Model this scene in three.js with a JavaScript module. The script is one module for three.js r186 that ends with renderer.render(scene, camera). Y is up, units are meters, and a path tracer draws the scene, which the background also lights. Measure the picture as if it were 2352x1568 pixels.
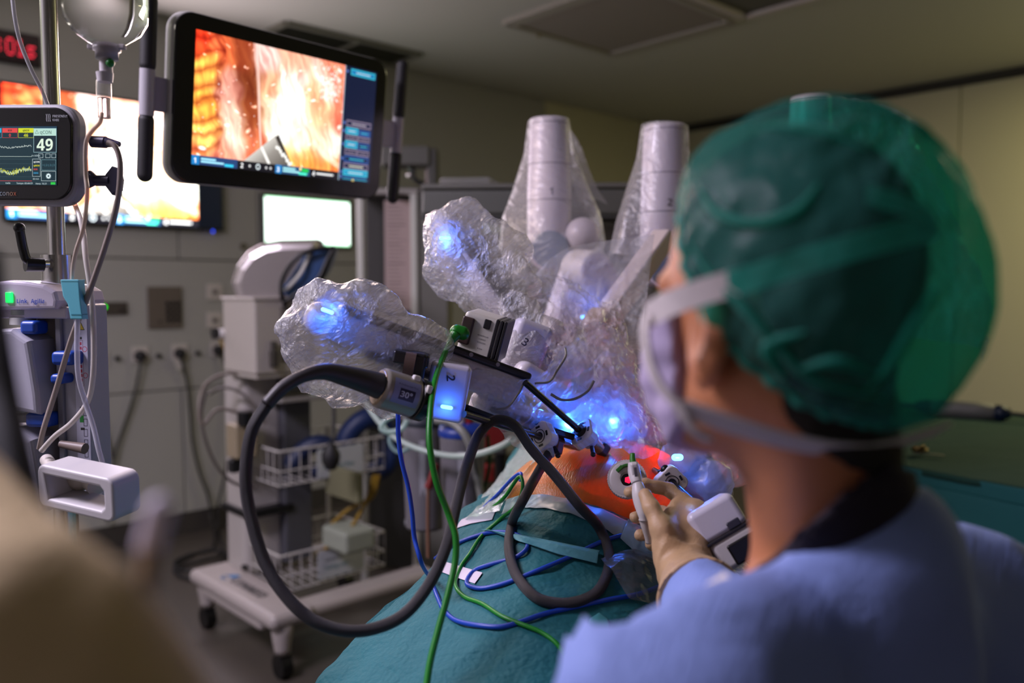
import * as THREE from 'three';
import { RoundedBoxGeometry } from 'three/addons/geometries/RoundedBoxGeometry.js';
import { mergeGeometries, toCreasedNormals } from 'three/addons/utils/BufferGeometryUtils.js';
import { RectAreaLightUniformsLib } from 'three/addons/lights/RectAreaLightUniformsLib.js';
import { ImprovedNoise } from 'three/addons/math/ImprovedNoise.js';

// ---------------------------------------------------------------- camera, light, exposure
const V = (x, y, z) => new THREE.Vector3(x, y, z);
const FPX = 1900, PITCH = 3.61 * Math.PI / 180, EYE = V(0, 1.55, 0);
const scene = new THREE.Scene();
scene.background = new THREE.Color(0x000000);
const camera = new THREE.PerspectiveCamera(2 * Math.atan(784 / FPX) * 180 / Math.PI, 2352 / 1568, 0.05, 60);
camera.position.copy(EYE); camera.rotation.x = -PITCH;
camera.focus = 1.36; camera.userData.fStop = 1.9;
scene.add(camera);
const renderer = new THREE.WebGLRenderer();
renderer.toneMapping = THREE.LinearToneMapping;
renderer.toneMappingExposure = 1.2;
renderer.shadowMap.enabled = true;
RectAreaLightUniformsLib.init();

function areaLight(name, color, intensity, w, h, pos, target) {
  const l = new THREE.RectAreaLight(color, intensity, w, h);
  l.name = name; l.position.copy(pos); scene.add(l); l.lookAt(target); return l;
}
function pointLight(name, color, intensity, pos, radius = 1) {
  const l = new THREE.PointLight(color, intensity); l.name = name; l.position.copy(pos); l.castShadow = true; l.shadow.radius = radius; scene.add(l); return l;
}

// ---------------------------------------------------------------- pixel rays to points in the room
const ray = (x, y) => V((x - 1176) / FPX, -(y - 784) / FPX, -1).applyEuler(new THREE.Euler(-PITCH, 0, 0));
const P = (x, y, d) => ray(x, y).multiplyScalar(d).add(EYE);                      // at a depth along the lens axis
const G = (x, y, h) => { const r = ray(x, y); return r.multiplyScalar((h - EYE.y) / r.y).add(EYE); };   // at a height above the floor
// the room: wall_left runs along UA, wall_right along NA, they meet in CORNER
const UA = V(0.736, 0, -0.677), NA = V(0.677, 0, 0.736), CORNER = V(1.64, 0, -8.60), UP = V(0, 1, 0), H = 3.2;
const onPlane = (x, y, p0, n) => { const r = ray(x, y); return r.multiplyScalar(p0.clone().sub(EYE).dot(n) / r.dot(n)).add(EYE); };
const W = (x, y, out = 0) => onPlane(x, y, CORNER.clone().addScaledVector(NA, out), NA);
const basis = (x, y, z) => new THREE.Quaternion().setFromRotationMatrix(new THREE.Matrix4().makeBasis(x, y, z));
const QA = basis(UA, UP, NA), QB = basis(NA, UP, UA.clone().negate());
const frame = (z, up = UP) => { z = z.clone().normalize(); const x = up.clone().cross(z).normalize(); return basis(x, z.clone().cross(x), z); };   // a turn whose z looks along z

// ---------------------------------------------------------------- materials
const nz = new ImprovedNoise();
const noise = (x, y, z) => nz.noise(x + 37.3, y + 11.7, z + 71.9);
const fbm = (x, y, z, n = 4) => { let s = 0, a = 1, t = 0; for (let i = 0; i < n; i++) { s += a * noise(x, y, z); t += a; a *= .5; x *= 2.03; y *= 2.03; z *= 2.03; } return s / t; };
const ridge = (x, y, z, n = 3) => { let s = 0, a = 1, t = 0; for (let i = 0; i < n; i++) { s += a * (1 - 2 * Math.abs(noise(x, y, z))); t += a; a *= .5; x *= 2.1; y *= 2.1; z *= 2.1; } return s / t; };
let seed = 7; const rnd = () => { seed = (seed * 16807) % 2147483647; return seed / 2147483647; };
const rr = (a, b) => a + (b - a) * rnd();
function dataTex(n, fn, rep = [1, 1]) {
  const d = new Uint8Array(n * n * 4);
  for (let j = 0; j < n; j++) for (let i = 0; i < n; i++) { const v = Math.max(0, Math.min(255, fn(i / n, j / n) * 255)), o = (j * n + i) * 4; d[o] = d[o + 1] = d[o + 2] = v; d[o + 3] = 255; }
  const t = new THREE.DataTexture(d, n, n); t.wrapS = t.wrapT = THREE.RepeatWrapping; t.magFilter = THREE.LinearFilter; t.repeat.set(...rep); t.needsUpdate = true; return t;
}
const tile = (fn) => (u, v) => { const a = fn(u, v), b = fn(u - 1, v), c = fn(u, v - 1), d = fn(u - 1, v - 1), s = u, t = v; return (a * (1 - s) + b * s) * (1 - t) + (c * (1 - s) + d * s) * t; };
const grainTex = dataTex(256, tile((u, v) => .5 + .5 * fbm(u * 40, v * 40, 1, 3)));
const blotchTex = dataTex(256, tile((u, v) => .82 + .36 * fbm(u * 5, v * 5, 9, 5)));
const crinkleTex = dataTex(512, tile((u, v) => .5 + .5 * ridge(u * 7 + .6 * fbm(u * 5, v * 5, 4, 2), v * 7, 3, 4)));
const clothTex = dataTex(512, tile((u, v) => .5 + .32 * ridge(u * 4 + fbm(u * 3, v * 3, 2), v * 4, 5, 4) + .18 * fbm(u * 60, v * 60, 8, 2)));
function mat(color, rough = .5, o = {}) {
  const { emi, ei = 1, phys, bump, bumpN, ...rest } = o;
  const p = { color, roughness: rough, ...rest };
  if (emi !== undefined) { p.emissive = emi; p.emissiveIntensity = ei; }
  if (bump) { p.bumpMap = bump; p.bumpScale = bumpN ?? .001; }
  return /transmission|sheen|clearcoat/.test(Object.keys(rest).join()) ? new THREE.MeshPhysicalMaterial(p) : new THREE.MeshStandardMaterial(p);
}
const rep = (t, x, y = x) => { const c = t.clone(); c.repeat.set(x, y); c.needsUpdate = true; return c; };

// ---------------------------------------------------------------- geometry
const place = (g, pos, rot, s) => { const q = rot ? (rot.isQuaternion ? rot : new THREE.Quaternion().setFromEuler(new THREE.Euler(...rot))) : new THREE.Quaternion();
  return g.applyMatrix4(new THREE.Matrix4().compose(pos?.isVector3 ? pos : V(...(pos ?? [0, 0, 0])), q, V(1, 1, 1))); };
const box = (w, h, d, pos, rot, r = Math.min(w, h, d) * .18, seg = 2) => place(r > 0 ? new RoundedBoxGeometry(w, h, d, seg, Math.min(r, w / 2, h / 2, d / 2)) : new THREE.BoxGeometry(w, h, d), pos, rot);
const cyl = (r0, r1, h, pos, rot, seg = 24) => place(new THREE.CylinderGeometry(r0, r1, h, seg), pos, rot);
const sph = (r, pos, seg = 16) => place(new THREE.SphereGeometry(r, seg, Math.round(seg * .7)), pos);
const lathe = (pts, pos, rot, seg = 32) => place(new THREE.LatheGeometry(pts.map((p) => new THREE.Vector2(p[0], p[1])), seg), pos, rot);
function between(a, b, r0, r1 = r0, seg = 20) { const d = b.clone().sub(a); return place(new THREE.CylinderGeometry(r1, r0, d.length(), seg), a.clone().add(b).multiplyScalar(.5), new THREE.Quaternion().setFromUnitVectors(UP, d.normalize())); }
const curve = (pts) => new THREE.CatmullRomCurve3(pts, false, 'centripetal');
function tube(pts, r, seg, radial = 8) { return new THREE.TubeGeometry(curve(pts), seg ?? pts.length * 8, r, radial); }
// a swept tube with caps: radius function of 0..1, ring shape function (angle, t) -> factor
function sweep(pts, rf, seg = 40, radial = 24, shape = null, cap = true) {
  const c = curve(pts), fr = c.computeFrenetFrames(seg), pos = [], uv = [], idx = [], len = c.getLength();
  for (let i = 0; i <= seg; i++) { const t = i / seg, p = c.getPointAt(t), r = rf(t);
    for (let j = 0; j <= radial; j++) { const a = j / radial * Math.PI * 2, k = r * (shape ? shape(a, t, p) : 1), q = p.clone().addScaledVector(fr.normals[i], Math.cos(a) * k).addScaledVector(fr.binormals[i], Math.sin(a) * k); pos.push(q.x, q.y, q.z); uv.push(j / radial * r * 6, t * len); } }
  const n = radial + 1;
  for (let i = 0; i < seg; i++) for (let j = 0; j < radial; j++) { const a = i * n + j, b = a + n; idx.push(a, a + 1, b, b, a + 1, b + 1); }
  if (cap) for (const i of [0, seg]) { const p = c.getPointAt(i / seg), k = pos.length / 3; pos.push(p.x, p.y, p.z); uv.push(0, 0); for (let j = 0; j < radial; j++) { const a = i * n + j; i ? idx.push(a, a + 1, k) : idx.push(a + 1, a, k); } }
  const g = new THREE.BufferGeometry(); g.setAttribute('position', new THREE.Float32BufferAttribute(pos, 3)); g.setAttribute('uv', new THREE.Float32BufferAttribute(uv, 2)); g.setIndex(idx); g.computeVertexNormals(); return g;
}
// a smooth sheet through a grid of points (rows of Vector3), with an offset along its normal; uv in metres from world positions
function patch(rows, nu, nv, disp = null, thick = 0) {
  const cr = rows.map((r) => curve(r)), pos = [], N = nu + 1, M = nv + 1, cols = [];
  for (let i = 0; i < N; i++) cols.push(curve(cr.map((c) => c.getPoint(i / nu))));
  const grid = []; for (let j = 0; j < M; j++) for (let i = 0; i < N; i++) grid.push(cols[i].getPoint(j / nv));
  const idx = []; for (let j = 0; j < nv; j++) for (let i = 0; i < nu; i++) { const a = j * N + i, b = a + N; idx.push(a, b, a + 1, a + 1, b, b + 1); }
  const mk = (pts, ix) => { const g = new THREE.BufferGeometry(), a = new Float32Array(pts.length * 3), uv = new Float32Array(pts.length * 2); pts.forEach((p, i) => { p.toArray(a, i * 3); uv[i * 2] = p.x * .8 + p.y * .6; uv[i * 2 + 1] = p.z * .8 - p.y * .6 + p.x * .15; }); g.setAttribute('position', new THREE.BufferAttribute(a, 3)); g.setAttribute('uv', new THREE.BufferAttribute(uv, 2)); g.setIndex(ix); g.computeVertexNormals(); return g; };
  let g = mk(grid, idx);
  if (disp) { const n = g.attributes.normal; grid.forEach((p, i) => { const k = i % N / nu, l = Math.floor(i / N) / nv; p.addScaledVector(V(n.getX(i), n.getY(i), n.getZ(i)), disp(k, l, p)); }); g = mk(grid, idx); }
  if (thick) { const n = g.attributes.normal, L = grid.length, pts = [...grid, ...grid.map((p, i) => p.clone().addScaledVector(V(n.getX(i), n.getY(i), n.getZ(i)), -thick))], ix = [...idx];
    for (let k = 0; k < idx.length; k += 3) ix.push(idx[k] + L, idx[k + 2] + L, idx[k + 1] + L);
    const rim = []; for (let i = 0; i < nu; i++) rim.push([i, i + 1]); for (let j = 0; j < nv; j++) rim.push([j * N + nu, (j + 1) * N + nu]); for (let i = nu; i > 0; i--) rim.push([nv * N + i, nv * N + i - 1]); for (let j = nv; j > 0; j--) rim.push([j * N, (j - 1) * N]);
    for (const [a, b] of rim) ix.push(a, b, a + L, b, b + L, a + L);
    g = mk(pts, ix); }
  return g;
}
// the surface where a distance field is zero (surface nets)
function iso(sdf, lo, hi, cell) {
  const n = [0, 1, 2].map((k) => Math.ceil((hi.getComponent(k) - lo.getComponent(k)) / cell) + 1), [nx, ny, nzz] = n, f = new Float32Array(nx * ny * nzz), at = (i, j, k) => (k * ny + j) * nx + i;
  for (let k = 0; k < nzz; k++) for (let j = 0; j < ny; j++) for (let i = 0; i < nx; i++) f[at(i, j, k)] = sdf(lo.x + i * cell, lo.y + j * cell, lo.z + k * cell);
  const id = new Int32Array(nx * ny * nzz).fill(-1), pos = [], idx = [], E = []; for (let a = 0; a < 8; a++) for (const b of [1, 2, 4]) if (!(a & b)) E.push([a, a | b]);
  for (let k = 0; k < nzz - 1; k++) for (let j = 0; j < ny - 1; j++) for (let i = 0; i < nx - 1; i++) {
    const v = []; let m = 0; for (let a = 0; a < 8; a++) { const q = f[at(i + (a & 1), j + (a >> 1 & 1), k + (a >> 2))]; v.push(q); if (q < 0) m |= 1 << a; }
    if (m === 0 || m === 255) continue;
    let x = 0, y = 0, z = 0, c = 0; for (const [a, b] of E) if ((v[a] < 0) !== (v[b] < 0)) { const t = v[a] / (v[a] - v[b]); x += (a & 1) + t * ((b & 1) - (a & 1)); y += (a >> 1 & 1) + t * ((b >> 1 & 1) - (a >> 1 & 1)); z += (a >> 2) + t * ((b >> 2) - (a >> 2)); c++; }
    id[at(i, j, k)] = pos.length / 3; pos.push(lo.x + (i + x / c) * cell, lo.y + (j + y / c) * cell, lo.z + (k + z / c) * cell);
  }
  const quad = (a, b, c, d, flip) => { if (a < 0 || b < 0 || c < 0 || d < 0) return; flip ? idx.push(a, c, b, a, d, c) : idx.push(a, b, c, a, c, d); };
  for (let k = 1; k < nzz - 1; k++) for (let j = 1; j < ny - 1; j++) for (let i = 1; i < nx - 1; i++) {
    const s = f[at(i, j, k)] < 0;
    if (s !== f[at(i + 1, j, k)] < 0) quad(id[at(i, j - 1, k - 1)], id[at(i, j, k - 1)], id[at(i, j, k)], id[at(i, j - 1, k)], !s);
    if (s !== f[at(i, j + 1, k)] < 0) quad(id[at(i - 1, j, k - 1)], id[at(i - 1, j, k)], id[at(i, j, k)], id[at(i, j, k - 1)], !s);
    if (s !== f[at(i, j, k + 1)] < 0) quad(id[at(i - 1, j - 1, k)], id[at(i, j - 1, k)], id[at(i, j, k)], id[at(i - 1, j, k)], !s);
  }
  const g = new THREE.BufferGeometry(), uv = []; for (let i = 0; i < pos.length; i += 3) uv.push(pos[i] + pos[i + 2] * .6, pos[i + 1] + pos[i + 2] * .5);
  g.setAttribute('position', new THREE.Float32BufferAttribute(pos, 3)); g.setAttribute('uv', new THREE.Float32BufferAttribute(uv, 2)); g.setIndex(idx); g.computeVertexNormals(); return g;
}
const smin = (a, b, k) => { const h = Math.max(k - Math.abs(a - b), 0) / k; return Math.min(a, b) - h * h * k * .25; };
// distance to a tapered capsule
const cap = (x, y, z, a, b, ra, rb) => { const dx = b.x - a.x, dy = b.y - a.y, dz = b.z - a.z, px = x - a.x, py = y - a.y, pz = z - a.z, t = Math.max(0, Math.min(1, (px * dx + py * dy + pz * dz) / (dx * dx + dy * dy + dz * dz || 1))); return Math.hypot(px - t * dx, py - t * dy, pz - t * dz) - (ra + (rb - ra) * t); };
function prism(pts, depth, bevel = 0) { const s = new THREE.Shape(pts.map((p) => new THREE.Vector2(p[0], p[1]))); return new THREE.ExtrudeGeometry(s, { depth, bevelEnabled: bevel > 0, bevelThickness: bevel, bevelSize: bevel, bevelSegments: 3, curveSegments: 12 }); }
function rrect(w, h, r) { const s = new THREE.Shape(), x = -w / 2, y = -h / 2; s.moveTo(x + r, y); s.lineTo(x + w - r, y); s.absarc(x + w - r, y + r, r, -Math.PI / 2, 0); s.lineTo(x + w, y + h - r); s.absarc(x + w - r, y + h - r, r, 0, Math.PI / 2); s.lineTo(x + r, y + h); s.absarc(x + r, y + h - r, r, Math.PI / 2, Math.PI); s.lineTo(x, y + r); s.absarc(x + r, y + r, r, Math.PI, Math.PI * 1.5); return s; }
const slab = (w, h, d, r, bevel = .003, hole = null) => { const s = rrect(w, h, r); if (hole) s.holes.push(hole); return new THREE.ExtrudeGeometry(s, { depth: d - 2 * bevel, bevelEnabled: true, bevelThickness: bevel, bevelSize: bevel, bevelOffset: -bevel, bevelSegments: 3, curveSegments: 8 }).translate(0, 0, bevel); };

// ---------------------------------------------------------------- objects
const used = new Map();
const numbered = (n) => { const k = used.get(n) ?? 0; used.set(n, k + 1); return k ? n + '_' + String(k).padStart(3, '0') : n; };
const clean = (g) => { g = g.index ? g.toNonIndexed() : g; for (const k of Object.keys(g.attributes)) if (!['position', 'normal', 'uv'].includes(k)) g.deleteAttribute(k); return g; };
function obj(name, geos, m, parent = scene, world = false) {
  let g = Array.isArray(geos) ? (geos.length > 1 ? mergeGeometries(geos.map(clean)) : geos[0]) : geos;
  if (world && parent !== scene) { parent.updateWorldMatrix(true, false); g = g.clone().applyMatrix4(parent.matrixWorld.clone().invert()); }
  const o = new THREE.Mesh(g, m); o.name = parent === scene ? numbered(name) : name; o.castShadow = o.receiveShadow = true; parent.add(o); return o;
}
function tag(o, label, category, group, kind) { o.userData.label = label; o.userData.category = category; if (group) o.userData.group = group; if (kind) o.userData.kind = kind; return o; }
function thing(name, label, category, pos = V(0, 0, 0), quat = null, group) {
  const o = new THREE.Group(); o.name = numbered(name); scene.add(o); o.position.copy(pos); if (quat) o.quaternion.copy(quat); o.updateMatrixWorld(true); return tag(o, label, category, group);
}
// a thing that is one mesh given in world coordinates, moved to its own base
function solo(name, geos, m, label, category, group, kind) {
  const o = obj(name, geos, m); o.geometry.computeBoundingBox(); const b = o.geometry.boundingBox, c = V((b.min.x + b.max.x) / 2, b.min.y, (b.min.z + b.max.z) / 2);
  o.geometry.translate(-c.x, -c.y, -c.z); o.position.copy(c); return tag(o, label, category, group, kind);
}
const struct = (name, geos, m, label) => { const o = obj(name, geos, m); o.userData.kind = 'structure'; if (label) o.userData.label = label; return o; };
function canvasTex(w, h, draw, srgb = true) {
  const c = document.createElement('canvas'); c.width = w; c.height = h; const x = c.getContext('2d'); draw(x, w, h);
  const t = new THREE.CanvasTexture(c); if (srgb) t.colorSpace = THREE.SRGBColorSpace; t.anisotropy = 8; return t;
}
// a printed label: a thin plate facing z
function print(name, w, h, px, draw, parent, pos, rot, o = {}) {
  const t = canvasTex(Math.round(px * w / h), px, draw), m = mat(0xffffff, o.rough ?? .55, { map: t, transparent: !!o.alpha, ...(o.extra ?? {}) });
  const g = new THREE.PlaneGeometry(w, h); const k = obj(name, place(g, pos, rot), m, parent); return k;
}
// dim room light: three ceiling luminaires out of view, one cool over the anaesthetic side, one warm over the instrument table
const LAMPS = [['ceiling_lamp', 0xf2e6ff, 9.0, V(-2.2, 3.17, -.9), 1.2, .6, 'dimmed cool ceiling lamp over the patient and the drip stand'], ['ceiling_lamp', 0xfff2e6, 1.0, V(-3.5, 3.17, -2.4), 1.2, .6, 'dimmed ceiling lamp over the anaesthetic side'], ['ceiling_lamp', 0xfff3b8, 2.6, V(4.0, 3.17, -4.6), 1.2, .6, 'dimmed yellowish ceiling lamp over the instrument table']];
for (const [n, c, k, p, w, h, label] of LAMPS) {
  const t = thing(n, label, 'lamp', p);
  obj('housing', box(w + .06, .03, h + .06, [0, .01, 0], null, .006), mat(0xcfcac0, .5), t);
  obj('diffuser', box(w, .01, h, [0, -.006, 0], null, .002), mat(0x222222, .6, { emi: c, ei: Math.min(1, k * .3) }), t);
  areaLight(n + '_light', c, k * 6, w, h, p.clone().add(V(0, -.02, 0)), p.clone().add(V(0, -1, 0)));
}
// two uplighters out of view that wash the ceiling
for (const [c, k, p, w, label] of [[0xeef6e6, 62, V(-3.9, 2.3, -1.6), .9, 'slim wall uplighter washing the ceiling over the anaesthetic side'], [0xf8f2c0, 52, V(4.7, 2.3, -3.6), .9, 'slim yellowish uplighter washing the ceiling over the instrument table']]) {
  const t = thing('uplighter', label, 'lamp', p);
  obj('housing', box(w + .04, .08, .2, [0, -.05, 0], null, .01), mat(0xbab6ac, .5), t); obj('diffuser', box(w, .008, .16, [0, -.006, 0], null, .002), mat(0x222222, .6, { emi: c, ei: 1.5 }), t); obj('pole', cyl(.02, .02, 2.2, [0, -1.18, 0]), mat(0xbab6ac, .5), t); obj('foot', cyl(.16, .18, .03, [0, -2.28, 0]), mat(0xbab6ac, .5), t);
  areaLight('uplighter_light', c, k, w, .16, p.clone().add(V(0, .004, 0)), p.clone().add(V(0, 1, .0001)));
}
// ---------------------------------------------------------------- the room
const M = {
  wallA: mat(0x9a9992, .55, { bump: rep(grainTex, 3), bumpN: .0003 }), wallB: mat(0xb9b596, .6, { bump: rep(grainTex, 3), bumpN: .0003 }), ceil: mat(0xb4b4a8, .8), floor: mat(0x4a443d, .45, { map: blotchTex, bump: rep(grainTex, 6), bumpN: .0002 }),
  seam: mat(0x3c3a36, .8), base: mat(0x34302c, .6), white: mat(0xdcd8d6, .35), offwhite: mat(0xb9b2aa, .45), grey: mat(0x77787a, .4), dark: mat(0x141416, .4), black: mat(0x08080a, .35), rubber: mat(0x161517, .6),
  steel: mat(0xb8b6b2, .22, { metalness: 1 }), alu: mat(0xb0b2b4, .35, { metalness: 1 }), blue: mat(0x0b3c96, .4), frameWhite: mat(0xd8d6d0, .5),
};
const along = (t, y, out) => CORNER.clone().addScaledVector(UA, t).addScaledVector(NA, out).setY(y);
{
  const T0 = -9.6, D0 = 8.4;   // how far the walls run from the corner
  const mid = CORNER.clone().addScaledVector(UA, T0 / 2).addScaledVector(NA, D0 / 2);
  struct('floor', place(new THREE.BoxGeometry(-T0 + .6, .1, D0 + .6), mid.clone().setY(-.05), QA), M.floor, 'dark vinyl floor');
  struct('ceiling', place(new THREE.BoxGeometry(-T0 + .6, .1, D0 + .6), mid.clone().setY(H + .05), QA), M.ceil, 'plain pale ceiling');
  struct('wall_back', place(new THREE.BoxGeometry(-T0 + .6, H, .15), along(T0 / 2, H / 2, D0 + .075), QA), M.wallA);
  struct('wall_front', place(new THREE.BoxGeometry(.15, H, D0 + .6), along(T0 - .075, H / 2, D0 / 2), QA), M.wallA);
  // wall_left: panels with open joints over a dark backing
  const wl = new THREE.Group(); wl.name = 'wall_left'; wl.userData.kind = 'structure'; wl.userData.label = 'panelled wall that carries the screens and sockets'; scene.add(wl); wl.position.copy(CORNER); wl.quaternion.copy(QA); wl.updateMatrixWorld(true);
  obj('backing', place(new THREE.BoxGeometry(-T0 + .3, H, .12), [T0 / 2 + .1, H / 2, -.078]), M.seam, wl);
  const tOf = (x, y) => W(x, y).sub(CORNER).dot(UA), hOf = (x, y) => W(x, y).y;
  const y1 = hOf(420, 893), y2 = hOf(420, 596), tv = [T0, tOf(-300, 700), tOf(421, 1000), tOf(592, 520), tOf(830, 600), tOf(1251, 250), 0];
  const gap = .008, rowsY = [[.13, y1], [y1, y2], [y2, H]];
  for (const [a, b] of rowsY) for (let k = 0; k < 6; k++) { if (a > y1 - .01 && b < H && k === 1) continue; let t0 = tv[k], t1 = tv[k + 1]; if (a > y1 - .01 && b < H && k === 2) t0 = tv[1]; obj('panel', box(t1 - t0 - gap, b - a - gap, .018, [(t0 + t1) / 2, (a + b) / 2, -.009], null, .003, 1), k === 5 ? M.wallB : M.wallA, wl); }
  const bl = struct('baseboard_left', place(new THREE.BoxGeometry(-T0, .13, .02), along(T0 / 2, .065, .01), QA), M.base);
  // wall_right
  const wr = new THREE.Group(); wr.name = 'wall_right'; wr.userData.kind = 'structure'; wr.userData.label = 'olive wall panels on the side of the instrument table'; scene.add(wr); wr.position.copy(CORNER); wr.quaternion.copy(QB); wr.updateMatrixWorld(true);
  obj('backing', place(new THREE.BoxGeometry(D0 + .2, H, .12), [D0 / 2, H / 2, -.078]), M.seam, wr);
  const pb = onPlane(2203, 330, CORNER, UA.clone().negate()).sub(CORNER).dot(NA), xs = [0, pb - 1.25, pb, pb + 1.25, pb + 2.5, D0];
  for (let k = 0; k < 5; k++) obj('panel', box(xs[k + 1] - xs[k] - .008, H - .17, .018, [(xs[k] + xs[k + 1]) / 2, (H - .17) / 2 + .1, -.009], null, .003, 1), M.wallB, wr);
  struct('baseboard_right', place(new THREE.BoxGeometry(D0, .1, .02), CORNER.clone().addScaledVector(NA, D0 / 2).addScaledVector(UA, -.012).setY(.05), QB), M.base);
  struct('trim_1', place(new THREE.BoxGeometry(D0, .05, .03), CORNER.clone().addScaledVector(NA, D0 / 2).addScaledVector(UA, -.018).setY(H - .03), QB), mat(0x2b2922, .7), 'dark shadow joint under the ceiling');
}
// ceiling fittings
{
  const vent = thing('ceiling_panel', 'large square air supply panel with pale frame set in the ceiling', 'ceiling panel', V(.667, H, -5.19), QA);
  const w = .98, d = .98;
  for (const [x, z, ww, dd] of [[0, -d / 2, w, .05], [0, d / 2, w, .05], [-w / 2, 0, .05, d], [w / 2, 0, .05, d]]) obj('frame_bar', box(ww + .05, .03, dd, [x, -.015, z], null, .006, 1), mat(0x9b968a, .5), vent);
  obj('diffuser', box(w - .05, .012, d - .05, [0, -.01, 0], null, 0), mat(0x8a8278, .9, { bump: rep(grainTex, 10), bumpN: .002 }), vent);
  obj('screw_cap', cyl(.012, .012, .012, [-.22, -.034, -d / 2]), mat(0x7a6a20, .6), vent);
  const f2 = thing('ceiling_panel', 'air supply panel with white corner frame beside the larger ceiling panel', 'ceiling panel', G(1710, 30, H).setY(H).addScaledVector(NA, .55).addScaledVector(UA, -.55), QA);
  for (const [x, z, ww, dd] of [[0, -.55, 1.1, .06], [0, .55, 1.1, .06], [-.55, 0, .06, 1.1], [.55, 0, .06, 1.1]]) obj('frame_bar', box(ww, .04, dd, [x, -.02, z], null, .006, 1), M.offwhite, f2);
  obj('diffuser', box(1.04, .012, 1.04, [0, -.012, 0], null, 0), mat(0x5c5a50, .9), f2);
  const vt = thing('ceiling_vent', 'dark two-bay ceiling vent with thin slats behind the tilted monitor', 'vent', G(790, 100, H).setY(H), QA);
  const L = 1.02, D = .34;
  for (const [x, z, ww, dd] of [[0, -D / 2, L, .04], [0, D / 2, L, .04], [-L / 2, 0, .04, D], [L / 2, 0, .04, D], [.02, 0, .03, D]]) obj('frame_bar', box(ww, .025, dd, [x, -.012, z], null, .004, 1), mat(0x6b6a5c, .6), vt);
  obj('backing', box(L, .004, D, [0, -.002, 0], null, 0), mat(0x191a16, .9), vt);
  for (let k = 0; k < 12; k++) obj('slat', place(new THREE.BoxGeometry(L - .05, .003, .02), [0, -.012, -D / 2 + .035 + k * .0245], [.7, 0, 0]), mat(0x4a4b40, .6), vt);
  obj('screw_cap', cyl(.012, .012, .012, [-.35, -.03, -D / 2]), mat(0x8a6a20, .6), vt);
}
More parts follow.
